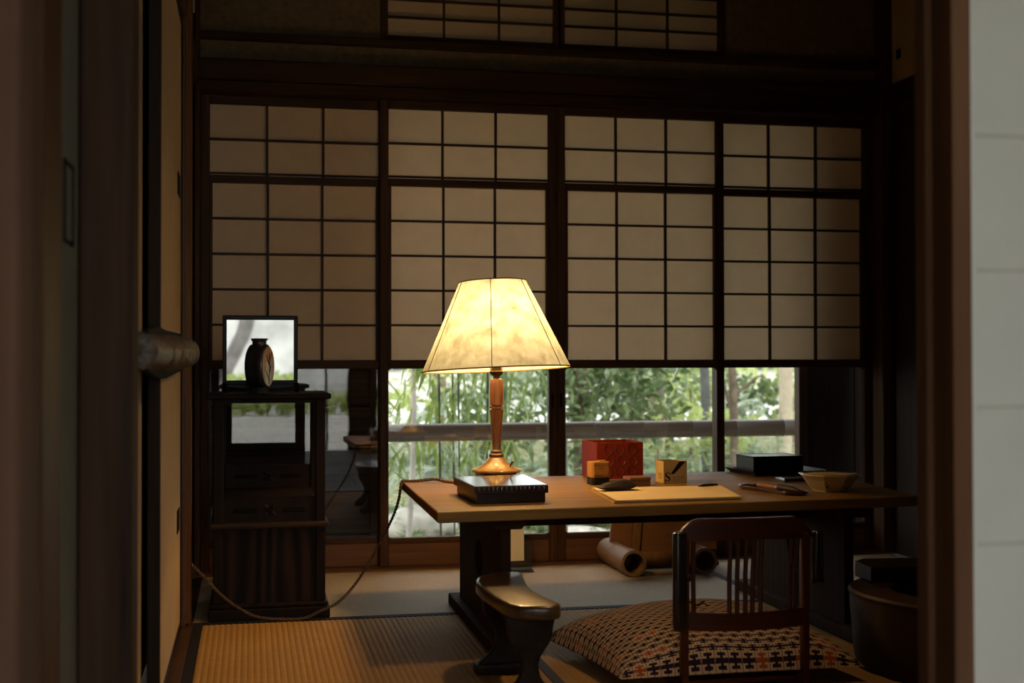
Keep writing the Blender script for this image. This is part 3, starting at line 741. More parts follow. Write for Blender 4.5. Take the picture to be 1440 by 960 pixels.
MB().prism([(-0.072, 0.708), (0.138, 0.708), (0.138, 0.700), (0.115, 0.700), (0.10, 0.6955), (-0.03, 0.6955), (-0.045, 0.700), (-0.072, 0.700)], 4.138, 4.148, 'y').build('apron', 'black', mr)

# vase: flattened flask with an oval tan face
vz = thing('flask_vase', (0.028, 4.035, 0.683), 'dark ribbed flask vase with a tan oval painted face before the mirror', 'vase')
va = math.radians(-30)
VM = Matrix.Translation((0.028, 4.035, 0.683)) @ Matrix.Rotation(va, 4, 'Z')
def oval(t): return (0.0435 * math.cos(t), 0.083 + 0.0705 * math.sin(t))
mb = MB()
bm = mb.bm
N = 48; prof = [(-0.030, 0.90), (-0.026, 0.975), (-0.012, 1.0), (-0.010, 0.985), (0.0, 0.985 + 0.02), (0.010, 0.985), (0.012, 1.0), (0.026, 0.975), (0.030, 0.90)]
rings = []
for xx, s_ in prof:
    rings.append([bm.verts.new(VM @ Vector((xx, s_ * oval(2 * math.pi * k / N)[0], 0.083 + s_ * (oval(2 * math.pi * k / N)[1] - 0.083)))) for k in range(N)])
for a, b in zip(rings, rings[1:]):
    for k in range(N): bm.faces.new((a[k], a[(k + 1) % N], b[(k + 1) % N], b[k]))
bm.faces.new(rings[0][::-1]); bm.faces.new(rings[-1])
body = mb.build('body', 'vase_dark', vz, True)
MB().prism([(0.94 * 0.040 * math.cos(2 * math.pi * k / 40), 0.083 + 0.94 * 0.066 * math.sin(2 * math.pi * k / 40)) for k in range(40)], 0.0295, 0.0325, 'x', 0.0012, VM).build('oval_face', 'vase_tan', vz, label='tan glazed oval face')
MB().prism([(-0.008 + 0.018 * math.cos(2 * math.pi * k / 14) * (1 + 0.25 * math.sin(3 * k)), 0.062 + 0.034 * math.sin(2 * math.pi * k / 14) * (1 + 0.15 * math.cos(5 * k))) for k in range(14)], 0.0322, 0.0332, 'x', 0, VM).build('cream_patch', 'vase_cream', vz)
for k, (y0, z0, y1, z1) in enumerate([(0.0, 0.03, 0.004, 0.125), (0.003, 0.10, 0.018, 0.128), (0.002, 0.085, -0.014, 0.118), (0.001, 0.06, 0.012, 0.085), (0.0, 0.04, -0.02, 0.07)]):
    MB().tube([VM @ Vector((0.0334, y0, z0)), VM @ Vector((0.0336, (y0 + y1) / 2 + 0.002, (z0 + z1) / 2)), VM @ Vector((0.0334, y1, z1))], 0.0011, 5).build('painted_twig', 'blue_line', vz)
MB().lathe([(0.028, 0.0), (0.029, 0.012), (0.032, 0.018)], 24, (0, 0, 0), VM).build('foot', 'vase_dark', vz, True)
MB().lathe([(0.027, 0.143), (0.022, 0.152), (0.0215, 0.160), (0.026, 0.168), (0.027, 0.170), (0.020, 0.170), (0.018, 0.158)], 28, (0, 0, 0), VM, False, True).build('neck', 'vase_dark', vz, True)

# ================================================================== DESK
dk = thing('low_desk', (1.18, 3.65, 0), 'long low wooden trestle desk before the garden windows', 'desk')
MB().prism([(0.464, 3.188), (1.845, 3.273), (1.930, 4.160), (0.473, 4.066)], 0.372, 0.400, 'z', 0.0025).build('desk_top', 'desk', dk)
for x, nm in ((0.648, 0), (1.648, 1)):
    ya, yb, yc = 3.30, 3.965, 3.625
    if nm: ya, yb, yc = 3.34, 4.01, 3.67
    # panel with an upright oval hole
    mb = MB(); bm = mb.bm
    outer = [(ya, 0.035), (yb, 0.035), (yb, 0.345), (ya, 0.345)]
    n = 40
    def ray_rect(a):
        c, s_ = math.cos(a), math.sin(a); t = 1e9
        if abs(c) > 1e-6: t = min(t, ((yb if c > 0 else ya) - yc) / c)
        if abs(s_) > 1e-6: t = min(t, ((0.345 if s_ > 0 else 0.035) - 0.215) / s_)
        return (yc + c * t, 0.215 + s_ * t)
    angs = sorted([2 * math.pi * k / n for k in range(n)] + [math.atan2(z - 0.215, y - yc) % (2 * math.pi) for y, z in outer])
    n = len(angs)
    ring = {}
    for side, xx in ((0, x), (1, x + 0.028)):
        ring[side] = ([bm.verts.new((xx, *ray_rect(a))) for a in angs], [bm.verts.new((xx, yc + 0.062 * math.cos(a), 0.215 + 0.052 * math.sin(a))) for a in angs])
    for k in range(n):
        j = (k + 1) % n
        for side in (0, 1): bm.faces.new((ring[side][0][k], ring[side][0][j], ring[side][1][j], ring[side][1][k]))
        bm.faces.new((ring[0][0][k], ring[0][0][j], ring[1][0][j], ring[1][0][k]))
        bm.faces.new((ring[0][1][k], ring[0][1][j], ring[1][1][j], ring[1][1][k]))
    bmesh.ops.recalc_face_normals(bm, faces=bm.faces[:])
    mb.build('trestle_panel', 'desk_leg', dk)
    MB().box(x - 0.022, x + 0.050, ya - 0.10, yb + 0.10, 0.0, 0.036, 0.006, seg=2).build('sled_foot', 'desk_leg', dk)
    MB().prism([(x - 0.026, 0.372), (x + 0.062, 0.372), (x + 0.062, 0.352), (x + 0.052, 0.340), (x - 0.016, 0.340), (x - 0.026, 0.352)], ya - 0.03, yb + 0.03, 'y', 0.002).build('bearer', 'desk_leg', dk)
MB().box(0.676, 1.648, 3.632, 3.662, 0.30, 0.345, 0.003).build('stretcher', 'desk_leg', dk)

# lacquer box
bx = thing('lacquer_box', (0.69, 3.45, 0.40), 'low dark lacquer box with woven lid before the lamp on desk', 'box')
MB().prism([(0.592, 3.342), (0.782, 3.352), (0.785, 3.652), (0.583, 3.614)], 0.4004, 0.428, 'z', 0.002).build('box_body', 'lacquer', bx)
lidp = [(0.584, 3.333), (0.7885, 3.343), (0.791, 3.662), (0.574, 3.622)]
MB().prism(lidp, 0.426, 0.4478, 'z', 0.002).build('lid', 'lacquer', bx)
MB().prism([(a + (0.685 - a) * 0.02, b + (3.49 - b) * 0.012) for a, b in lidp], 0.4474, 0.4487, 'z', 0.0006).build('lid_panel', 'lid', bx)
for k in range(15):
    x = 0.597 + k * 0.0127
    yy = 3.333 + (x - 0.584) * 0.049
    MB().tube([(x, yy - 0.0006, 0.4455), (x + 0.0022 * math.sin(k), yy - 0.0012, 0.439), (x, yy - 0.0006, 0.4325)], 0.0011, 5).build('edge_stitch', 'tray', bx)

# stand hidden behind the box for the lamp
LX_ = 0.729
ls = thing('lamp_stand_board', (0.725, 3.77, 0.40), 'low dark block between lacquer box and lamp foot', 'stand')
MB().box(LX_ - 0.055, LX_ + 0.055, 3.715, 3.83, 0.4004, 0.4460, 0.003).build('block', 'lacquer', ls)

# ================================================================== LAMP
LX, LY, LZ = 0.729, 3.772, 0.4462
lm = thing('table_lamp', (LX, LY, LZ), 'lit table lamp with parchment shade and turned wooden stem', 'lamp')
MB().lathe([(0.070, 0.0), (0.0745, 0.003), (0.0755, 0.007), (0.0735, 0.010), (0.060, 0.0135), (0.045, 0.021), (0.034, 0.031), (0.027, 0.040), (0.0225, 0.045)], 48, (LX, LY, LZ)).build('base', 'lamp_base', lm, True)
stem = [(0.021, 0.045, 0), (0.0225, 0.047, 0), (0.0225, 0.054, 0), (0.0195, 0.057, 0), (0.0165, 0.058, 0), (0.018, 0.060, 0), (0.018, 0.064, 0), (0.0145, 0.067, 0),
        (0.0135, 0.070, 1), (0.0145, 0.105, 1), (0.0185, 0.160, 1), (0.0205, 0.185, 1), (0.0215, 0.189, 1), (0.0160, 0.1895, 0), (0.0160, 0.192, 0), (0.0215, 0.1925, 0), (0.0215, 0.199, 0), (0.0160, 0.1995, 0), (0.0160, 0.202, 0),
        (0.0212, 0.203, 1), (0.0216, 0.235, 1), (0.0208, 0.272, 1), (0.0195, 0.280, 1), (0.012, 0.283, 0)]
MB().lathe([(r, z) for r, z, q in stem], 48, (LX, LY, LZ), sq=[q for r, z, q in stem]).build('stem', 'lamp_wood', lm, True)
so = MB().lathe([(0.010, 0.282), (0.010, 0.289), (0.017, 0.294), (0.021, 0.300), (0.0215, 0.304), (0.016, 0.307), (0.016, 0.390)], 28, (LX, LY, LZ)).build('socket', 'brass', lm, True)
bl = MB().blob((LX, LY, LZ + 0.432), (0.028, 0.028, 0.036), 3).build('bulb', 'bulb', lm, True, 'glowing warm bulb')
kn = MB().tube([(LX + 0.036, LY - 0.03, LZ + 0.020), (LX + 0.041, LY - 0.036, LZ + 0.032)], [0.003, 0.003], 10).blob((LX + 0.0415, LY - 0.0365, LZ + 0.033), (0.0045, 0.0045, 0.0045), 1).build('switch', 'brass', lm, True)
# shade, slightly tilted
SM = Matrix.Translation((LX, LY, LZ + 0.31)) @ Matrix.Rotation(math.radians(-2.0), 4, 'Y') @ Matrix.Rotation(math.radians(-2.7), 4, 'X')
R0, R1, H = 0.2245, 0.1015, 0.266
mb = MB(); bm = mb.bm
n = 96; rg = []
for t in [0, 0.03, 0.25, 0.5, 0.75, 0.97, 1]:
    r = R0 + (R1 - R0) * t; 
    rg.append([bm.verts.new(SM @ Vector((r * math.cos(2 * math.pi * k / n), r * math.sin(2 * math.pi * k / n), H * t))) for k in range(n)])
for a, b in zip(rg, rg[1:]):
    for k in range(n): bm.faces.new((a[k], a[(k + 1) % n], b[(k + 1) % n], b[k]))
sd = mb.build('shade', 'shade', lm, True)
for t, rr in ((0.0, 0.0022), (1.0, 0.0020)):
    r = R0 + (R1 - R0) * t
    MB().tube([SM @ Vector((r * math.cos(2 * math.pi * k / 72), r * math.sin(2 * math.pi * k / 72), H * t)) for k in range(73)], rr, 6, False).build('rim_binding', 'stitch', sd)
for k in range(6):
    a = math.radians(-104 + 60 * k)
    MB().tube([SM @ Vector(((R0 + 0.001) * math.cos(a), (R0 + 0.001) * math.sin(a), 0)), SM @ Vector(((R1 + 0.001) * math.cos(a), (R1 + 0.001) * math.sin(a), H))], 0.0011, 5).build('seam', 'stitch', sd)
for k in range(3):
    a = 2 * math.pi * k / 3 + 0.5
    MB().tube([(LX, LY, LZ + 0.30 + H - 0.012), SM @ Vector((R1 * math.cos(a), R1 * math.sin(a), H - 0.003))], 0.0014, 6).build('shade_wire', 'brass', sd)
MB().tube([(LX + 0.017, LY, LZ + 0.306), (LX + 0.040, LY, LZ + 0.40), (LX + 0.038, LY, LZ + 0.48), (LX, LY, LZ + 0.30 + H - 0.012)], 0.0013, 6).tube([(LX - 0.017, LY, LZ + 0.306), (LX - 0.040, LY, LZ + 0.40), (LX - 0.038, LY, LZ + 0.48), (LX, LY, LZ + 0.30 + H - 0.012)], 0.0013, 6).build('harp', 'brass', lm, True)

# small ceiling spotlight (above the view; it throws the desk's and stool's shadows on the mats)
PX, PY, PZ = 1.13, 2.815, 1.98
pl_ = thing('spot_lamp', (PX, PY, PZ), 'small dark ceiling spotlight aimed at the mats by the desk, above the view', 'lamp')
SPM = Matrix.Translation((PX, PY, PZ)) @ Vector((0.75, -0.25, 1.9)).to_track_quat('Z', 'Y').to_matrix().to_4x4()
MB().lathe([(0.082, -0.115), (0.084, -0.115), (0.086, 0.02), (0.060, 0.06), (0.012, 0.075)], 36, (0, 0, 0), SPM, False, True).lathe([(0.082, -0.115), (0.080, 0.012)], 36, (0, 0, 0), SPM, False, False).build('shade', 'pull', pl_, True)
MB().lathe([(0.0, 0.005), (0.050, 0.005)], 36, (0, 0, 0), SPM, False, False).build('frosted_disc', 'spot', pl_, False, 'glowing frosted disc')
MB().tube([SPM @ Vector((0, 0, 0.07)), (PX + 0.03, PY - 0.01, PZ + 0.10), (PX + 0.03, PY - 0.01, 2.394)], 0.008, 8).build('stem', 'pull', pl_, True)
MB().lathe([(0.04, 2.38), (0.04, 2.3948)], 20, (PX + 0.03, PY - 0.01, 0)).build('ceiling_rose', 'black_wood', pl_, True)
# twisted cord
cp = smooth_path([(0.668, 3.83, 0.4035), (0.635, 3.90, 0.4035), (0.60, 3.95, 0.4045), (0.572, 3.97, 0.410), (0.540, 3.985, 0.4065), (0.500, 3.99, 0.4035), (0.470, 3.99, 0.4035), (0.4635, 3.987, 0.385), (0.456, 3.98, 0.345),
                  (0.433, 3.97, 0.286), (0.374, 3.945, 0.182), (0.318, 3.93, 0.099), (0.262, 3.895, 0.050), (0.205, 3.890, 0.026), (0.160, 3.893, 0.0065), (0.092, 3.895, 0.006), (0.02, 3.898, 0.016), (-0.035, 3.90, 0.045), (-0.085, 3.90, 0.085), (-0.125, 3.90, 0.130), (-0.172, 3.90, 0.18)], 26)
for ph in (0, math.pi):
    q = []
    L = 0
    for i, p in enumerate(cp):
        t = (cp[min(i + 1, len(cp) - 1)] - cp[max(i - 1, 0)]).normalized()
        if i: L += (p - cp[i - 1]).length
        a = t.cross(Vector((0, 1, 0.3))).normalized(); b = t.cross(a)
        an = L / 0.020 * 2 * math.pi + ph
        q.append(p + (a * math.cos(an) + b * math.sin(an)) * 0.0026)
    MB().tube(q, 0.0027, 6).build('cord_strand', 'cord', lm, True)

# ================================================================== DESK ITEMS
Z = 0.4004
# hexagonal-cornered ink carton
ik = thing('ink_carton', (1.055, 3.80, Z), 'ochre ink carton with a black bottom, left front of the red case', 'carton')
RK = Matrix.Translation((1.055, 3.80, Z)) @ Matrix.Rotation(math.radians(4), 4, 'Z')
w, d = 0.029, 0.029; c = 0.007
oct_ = [(-w + c, -d), (w - c, -d), (w, -d + c), (w, d - c), (w - c, d), (-w + c, d), (-w, d - c), (-w, -d + c)]
MB().prism(oct_, 0.0, 0.023, 'z', 0.0004, RK).build('dark_band', 'ink_print', ik, label='black lower band')
MB().prism(oct_, 0.0232, 0.070, 'z', 0.0004, RK).build('carton_body', 'ochre', ik)
MB().box(0.000, 0.022, -0.012, 0.012, 0.0703, 0.0735, 0.0006, RK).build('lid_flap', 'ochre', ik)
def carton_text(par, mtx, body, size, z, y, mat, sq=1.0, x=0.0):
    return text_mesh('printed_lettering', body, size, mat, par, Matrix.Translation(-par.location) @ mtx @ upright(x, y, z), 0.0001, sq)
carton_text(ik, RK, 'BLUE BLACK', 0.0100, 0.0575, -d - 0.0002, 'brown_print', 0.86)
carton_text(ik, RK, 'INK', 0.0085, 0.0480, -d - 0.0002, 'brown_print', 1.1)
carton_text(ik, RK, 'PERMOCCE', 0.0105, 0.0240, -d - 0.0003, 'ink_print', 0.86)
# red case
rc = thing('red_lacquer_case', (1.165, 4.02, Z), 'open vermilion lacquer letter case with carved arcs on the desk', 'case')
RC = Matrix.Translation((1.168, 4.036, Z)) @ Matrix.Rotation(math.radians(3), 4, 'Z')
hw, hd, hh, t = 0.079, 0.080, 0.117, 0.006
MB().box(-hw, hw, -hd, -hd + t, 0.004, hh, 0.001, RC).build('front_panel', 'red', rc)
MB().box(-hw, hw, hd - t, hd, 0.004, hh, 0.001, RC).build('back_panel', 'red', rc)
MB().box(-hw, -hw + t, -hd + t, hd - t, 0.004, hh, 0.001, RC).build('side_panel', 'red', rc)
MB().box(hw - t, hw, -hd + t, hd - t, 0.004, hh, 0.001, RC).build('side_panel', 'red', rc)
MB().box(-hw + t, hw - t, -hd + t, hd - t, 0.004, 0.010, 0, RC).build('bottom_panel', 'red', rc)
MB().box(-hw - 0.002, hw + 0.002, -hd - 0.002, hd + 0.002, 0.0, 0.005, 0.001, RC).build('plinth', 'red', rc)
for i in range(3):
    for j in range(3):
        cx = -0.040 + i * 0.040 + (0.006 if j == 1 else 0); cz = 0.095 - j * 0.035
        p1 = [RC @ Vector((cx - 0.014 * math.cos(a), -hd - 0.0004, cz + 0.016 * math.sin(a))) for a in [(-1.25 + 2.5 * k / 8) for k in range(9)]]
        MB().tube(p1, 0.0012, 5).build('carved_arc', 'red_dark', rc)
        p2 = [RC @ Vector((cx + 0.002 + 0.012 * math.sin(math.pi * k / 6) * (1.0 if k < 7 else 0), -hd - 0.0004, cz + 0.017 - 0.034 * k / 6)) for k in range(7)]
        MB().tube(p2, 0.0012, 5).build('carved_arc', 'red_dark', rc)
# small wooden block
wk = thing('small_wooden_box', (1.165, 3.745, Z), 'small flat red-brown wooden box between the two ink cartons', 'box')
KM = Matrix.Translation((1.163, 3.748, Z)) @ Matrix.Rotation(math.radians(3), 4, 'Z')
MB().box(-0.033, 0.033, -0.032, 0.032, 0.0, 0.016, 0.001, KM).build('box_body', 'block', wk)
MB().box(-0.034, 0.034, -0.033, 0.033, 0.0165, 0.0265, 0.002, KM).build('lid', 'block', wk)
# pen-ink carton with S
sc_ = thing('pen_ink_carton', (1.295, 3.81, Z), 'buff open-topped ink carton printed with a pen and big S', 'carton')
SX = Matrix.Translation((1.2955, 3.812, Z)) @ Matrix.Rotation(math.radians(2), 4, 'Z')
hw, hd, hh, t = 0.0385, 0.036, 0.0685, 0.0012
MB().box(-hw, hw, -hd, -hd + t, 0, hh, 0, SX).build('front_panel', 'card', sc_)
MB().box(-hw, hw, hd - t, hd, 0, hh, 0, SX).build('back_panel', 'card', sc_)
MB().box(-hw, -hw + t, -hd, hd, 0, hh, 0, SX).build('side_panel', 'card', sc_)
MB().box(hw - t, hw, -hd, hd, 0, hh, 0, SX).build('side_panel', 'card', sc_)
MB().box(-hw, hw, -hd, hd, 0, t, 0, SX).build('bottom_panel', 'card', sc_)
MB().prism([(hw - 0.018, -hd), (hw, -hd), (hw, hd), (hw - 0.024, hd)], hh - 0.0006, hh + 0.0004, 'z', 0, SX).build('lid_flap', 'card', sc_)
yf = -hd - 0.0003
def flat(poly, nm, mat): MB().prism(poly, yf, yf + 0.0003, 'y', 0, SX).build(nm, mat, sc_)
flat([(-0.0145, 0.0275), (-0.0115, 0.0345), (0.012, 0.066), (0.0145, 0.0681), (0.0335, 0.0681), (0.0275, 0.060), (0.000, 0.0325), (-0.005, 0.0295)], 'printed_pen', 'ink_print')
flat([(0.0215, 0.0590), (0.0250, 0.0555), (0.0258, 0.0563), (0.0223, 0.0598)], 'printed_pen_ring', 'brown_print')
# bold serif S as a stroke of changing width
sp = [(-0.0185, 0.0290, .0016), (-0.0205, 0.0318, .0014), (-0.0250, 0.0335, .0013), (-0.0300, 0.0315, .0024), (-0.0318, 0.0275, .0034), (-0.0295, 0.0235, .0038), (-0.0250, 0.0205, .0040), (-0.0205, 0.0170, .0038), (-0.0188, 0.0125, .0032), (-0.0208, 0.0085, .0022), (-0.0255, 0.0068, .0013), (-0.0300, 0.0082, .0014), (-0.0322, 0.0115, .0016)]
mbs = MB(); L_, R_ = [], []
for i, (x, z, w_) in enumerate(sp):
    a = sp[max(i - 1, 0)]; b = sp[min(i + 1, len(sp) - 1)]
    tx, tz = b[0] - a[0], b[1] - a[1]; q = math.hypot(tx, tz); nx, nz = -tz / q, tx / q
    L_.append((x + nx * w_ * 0.75, z + nz * w_ * 0.75)); R_.append((x - nx * w_ * 0.75, z - nz * w_ * 0.75))
for i in range(len(sp) - 1):
    mbs.prism([L_[i], L_[i + 1], R_[i + 1], R_[i]], yf, yf + 0.0003, 'y', 0, SX)
mbs.prism([(-0.0170, 0.0345), (-0.0185, 0.0345), (-0.0205, 0.0300), (-0.0170, 0.0265)], yf, yf + 0.0003, 'y', 0, SX)
mbs.prism([(-0.0338, 0.0058), (-0.0322, 0.0058), (-0.0300, 0.0105), (-0.0338, 0.0140)], yf, yf + 0.0003, 'y', 0, SX)
mbs.build('printed_letter_s', 'ink_print', sc_)
carton_text(sc_, SX, 'P A R K E R', 0.0042, 0.0388, yf, 'brown_print', 0.95, -0.0255)
carton_text(sc_, SX, 'uper chrome', 0.0085, 0.0160, yf, 'brown_print', 0.78, 0.0105)
carton_text(sc_, SX, 'BLUE BLACK', 0.0045, 0.0085, yf, 'ink_print', 0.9, 0.0060)
for k, (z, h) in enumerate(((0.020, 0.012), (0.0135, 0.004))):
    MB().tube([SX @ Vector((-hw - 0.0002, -0.022 + 0.006 * i, z + (h if i % 2 else 0))) for i in range(6)], 0.0006, 4).build('printed_mark', 'brown_print', sc_)

# writing paper pad
pd = thing('paper_pad', (1.15, 3.44, Z), 'pad of cream writing paper at the desk front edge', 'paper pad')
PP = [(0.957, 3.279), (1.322, 3.300), (1.378, 3.600), (0.985, 3.613)]
for k in range(4):
    j = 0.0015 * math.sin(k * 2.3)
    o = MB().prism([(a - (0.004 if (k < 2 and a < 1.1) else 0) + j, b + j) for a, b in PP], Z + k * 0.0022, Z + k * 0.0022 + 0.0019, 'z').build('paper_sheet', 'sheet' if k == 3 else 'sheet_old', pd)
for i in range(3):
    MB().prism([(0.955 + 0.009 * i, 3.285 + 0.11 * i), (0.960 + 0.009 * i, 3.283 + 0.11 * i), (0.968 + 0.009 * i, 3.38 + 0.11 * i), (0.962 + 0.009 * i, 3.385 + 0.11 * i)], Z + 0.0088, Z + 0.0096, 'z').build('rough_edge', 'sheet_old', pd)
pz = Z + 0.0089
# leather pouch on pad
lpch = thing('leather_pouch', (1.02, 3.52, pz), 'dark brown leather pouch lying on the left of the paper pad', 'pouch')
PM = Matrix.Translation((1.034, 3.530, pz)) @ Matrix.Rotation(math.radians(12), 4, 'Z')
mb = MB(); bm = mb.bm
nx, ny = 16, 8; g = []
for sgn in (1, -1):
    gg = []
    for i in range(nx + 1):
        row = []
        for j in range(ny + 1):
            u = i / nx * 2 - 1; v = j / ny * 2 - 1
            e = max(0, (1 - abs(u) ** 2.6)) ** 0.5 * max(0, (1 - abs(v) ** 3)) ** 0.5
            zz = (0.011 + sgn * (0.0125 if sgn > 0 else 0.0108) * e) + 0.004 * (u + 1) * 0.5 + (0.004 * math.sin(u * 3 + 1) * e if sgn > 0 else 0)
            if sgn < 0: zz = max(0.0003, zz - 0.004 * (u + 1) * 0.5 * e)
            row.append(bm.verts.new(PM @ Vector((u * 0.058, v * (0.026 + 0.004 * u), zz))))
        gg.append(row)
    g.append(gg)
for q, gg in enumerate(g):
    for i in range(nx):
        for j in range(ny):
            f = (gg[i][j], gg[i + 1][j], gg[i + 1][j + 1], gg[i][j + 1])
            bm.faces.new(f if q == 0 else f[::-1])
bmesh.ops.remove_doubles(bm, verts=bm.verts[:], dist=0.0004)
mb.build('pouch_body', 'leather', lpch, True)
MB().tube([PM @ Vector((-0.055 + 0.11 * k / 8, 0.002 * math.sin(k), 0.0262 + 0.0035 * k / 8 - 0.010 * (abs(k / 4 - 1) ** 3))) for k in range(9)], 0.0012, 5).build('fold_seam', 'leather', lpch, True)
# pen on the pad
pn = thing('black_pen', (1.31, 3.575, pz), 'short black pen lying at the back edge of the paper pad', 'pen')
MB().tube([(1.292, 3.556, pz + 0.0035), (1.312, 3.572, pz + 0.004), (1.362, 3.585, pz + 0.004)], [0.0012, 0.0038, 0.0032], 10).build('barrel', 'ink_print', pn, True)
MB().tube([(1.318, 3.571, pz + 0.0086), (1.345, 3.579, pz + 0.0082)], 0.0008, 6).build('clip', 'chrome', pn)

# black box on tray
bt = thing('black_tray', (1.735, 4.02, Z), 'flat black lacquer tray under the black box', 'tray')
BTM = Matrix.Translation((1.742, 4.040, Z)) @ Matrix.Rotation(math.radians(4), 4, 'Z')
MB().box(-0.115, 0.115, -0.088, 0.088, 0.0, 0.005, 0.001, BTM).build('tray_base', 'black', bt)
for sx in (-1, 1):
    MB().prism([(sx * 0.113, 0.003), (sx * 0.135, 0.017), (sx * 0.138, 0.017), (sx * 0.117, 0.0)], -0.105, 0.105, 'y', 0, BTM).build('tray_edge', 'black', bt)
for sy in (-1, 1):
    MB().prism([(sy * 0.086, 0.003), (sy * 0.103, 0.015), (sy * 0.106, 0.015), (sy * 0.090, 0.0)], -0.125, 0.125, 'x', 0, BTM).build('tray_edge', 'black', bt)
bb = thing('black_box', (1.72, 4.03, Z + 0.005), 'black lacquer box with framed lid standing on the black tray', 'box')
BBM = Matrix.Translation((1.722, 4.040, Z + 0.0052)) @ Matrix.Rotation(math.radians(4), 4, 'Z')
MB().box(-0.092, 0.092, -0.066, 0.066, 0.0, 0.053, 0.001, BBM).build('box_body', 'black', bb)
for b in ((-0.092, 0.092, -0.066, -0.060), (-0.092, 0.092, 0.060, 0.066), (-0.092, -0.086, -0.060, 0.060), (0.086, 0.092, -0.060, 0.060)):
    MB().box(*b, 0.0532, 0.0575, 0.0008, BBM).build('lid_frame', 'black', bb)
MB().box(-0.0855, 0.0855, -0.0595, 0.0595, 0.0532, 0.0565, 0, BBM).build('lid_panel', 'black', bb)
# flat red-brown case
fc = thing('flat_brown_case', (1.70, 3.78, Z), 'thin red-brown lacquer case between black tray and bowl', 'case')
FM = Matrix.Translation((1.700, 3.790, Z)) @ Matrix.Rotation(math.radians(-6), 4, 'Z')
MB().box(-0.050, 0.050, -0.055, 0.055, 0.0, 0.0055, 0.001, FM).build('case_body', 'tray', fc)
MB().box(-0.051, 0.051, -0.056, 0.056, 0.006, 0.0105, 0.002, FM).build('lid', 'tray', fc)
# long tray with two tools
lt = thing('long_pen_tray', (1.50, 3.49, Z), 'long narrow red-brown lacquer tray right of the paper pad', 'tray')
LM = Matrix.Translation((1.492, 3.478, Z)) @ Matrix.Rotation(math.radians(-73), 4, 'Z')
def stad(hx, hy, n=10):
    return [(hx - hy + hy * math.cos(a), hy * math.sin(a)) for a in [-math.pi / 2 + math.pi * k / n for k in range(n + 1)]] + [(-(hx - hy) + hy * math.cos(a), hy * math.sin(a)) for a in [math.pi / 2 + math.pi * k / n for k in range(n + 1)]]
MB().prism(stad(0.126, 0.034), 0.0, 0.004, 'z', 0.0008, LM).build('tray_base', 'tray', lt)
MB().tube([LM @ Vector((a, b, 0.0075)) for a, b in stad(0.130, 0.037)] + [LM @ Vector((*stad(0.130, 0.037)[0], 0.0075))], 0.0042, 8, False).build('tray_rim', 'tray', lt, True)
tk = thing('wooden_handle_tool', (1.49, 3.52, Z + 0.004), 'pale brown flat handled tool lying in the long tray', 'tool')
MB().tube([LM @ Vector((-0.080, 0.010, 0.0120)), LM @ Vector((-0.068, 0.009, 0.013)), LM @ Vector((-0.02, 0.005, 0.013)), LM @ Vector((0.010, 0.004, 0.012))], [0.005, 0.0075, 0.0078, 0.0065], 10).build('handle', 'block', tk, True)
MB().tube([LM @ Vector((0.011, 0.004, 0.012)), LM @ Vector((0.020, 0.004, 0.012))], 0.0082, 12).build('collar', 'chrome', tk, True, 'shiny metal collar')
tk2 = thing('brown_pipe_tool', (1.53, 3.40, Z + 0.004), 'thick brown wooden piece in the near end of the long tray', 'tool')
MB().tube([LM @ Vector((0.030, -0.002, 0.0140)), LM @ Vector((0.046, -0.002, 0.0145)), LM @ Vector((0.095, -0.003, 0.0135)), LM @ Vector((0.118, -0.003, 0.012))], [0.0095, 0.0105, 0.0095, 0.004], 12).build('body', 'leather', tk2, True)
MB().tube([LM @ Vector((0.0285, -0.002, 0.0140)), LM @ Vector((0.033, -0.002, 0.014))], 0.0108, 12).build('end_ring', 'block', tk2, True)
# octagonal bowl
bo = thing('octagonal_bowl', (1.66, 3.455, Z), 'cream octagonal porcelain bowl with dark rim line, filled level, right end of desk', 'bowl')
def octp(r, z, ph=0.0): return [Vector((1.665 + r * math.cos(math.pi / 4 * k + ph), 3.468 + r * math.sin(math.pi / 4 * k + ph), Z + z)) for k in range(8)]
ph = math.radians(22.5 - 14)
mb = MB(); bm = mb.bm
rg = [[bm.verts.new(v) for v in octp(r, z, ph)] for r, z in ((0.050, 0.0), (0.051, 0.003), (0.062, 0.015), (0.076, 0.034), (0.087, 0.0455), (0.0905, 0.048), (0.089, 0.0505), (0.082, 0.0495), (0.071, 0.036), (0.056, 0.016), (0.045, 0.008))]
for a, b in zip(rg, rg[1:]):
    for k in range(8): bm.faces.new((a[k], a[(k + 1) % 8], b[(k + 1) % 8], b[k]))
bm.faces.new(rg[0][::-1]); bm.faces.new(rg[-1])
mb.build('bowl_body', 'porcelain', bo)
mb = MB()
MB().prism([(v.x, v.y) for v in octp(0.0755, 0, ph)], Z + 0.042, Z + 0.0485, 'z').build('sand_filling', 'sheet', bo, label='smooth pale filling')
o1 = octp(0.0805, 0.0500, ph); mb.tube(o1 + [o1[0]], 0.0013, 5, False)
mb.build('rim_line', 'blue_line', bo)
for k, (dx, dz, r) in enumerate(((0, 0.016, 0.0035), (0.004, 0.021, 0.003), (-0.003, 0.024, 0.0028), (0.002, 0.029, 0.0024), (0.006, 0.013, 0.0026))):
    a = math.radians(225 + 12 + 0)
    dirv = Vector((math.cos(a), math.sin(a), 0)); side = Vector((-dirv.y, dirv.x, 0))
    rad = 0.0525 + (dz - 0.003) * 0.745
    p = Vector((1.665, 3.468, Z + dz)) + dirv * (rad * 0.965 + 0.0008) + side * dx
    MB().blob(p, (r, r, r), 1, 0).build('painted_leaf', 'green_glaze', bo)

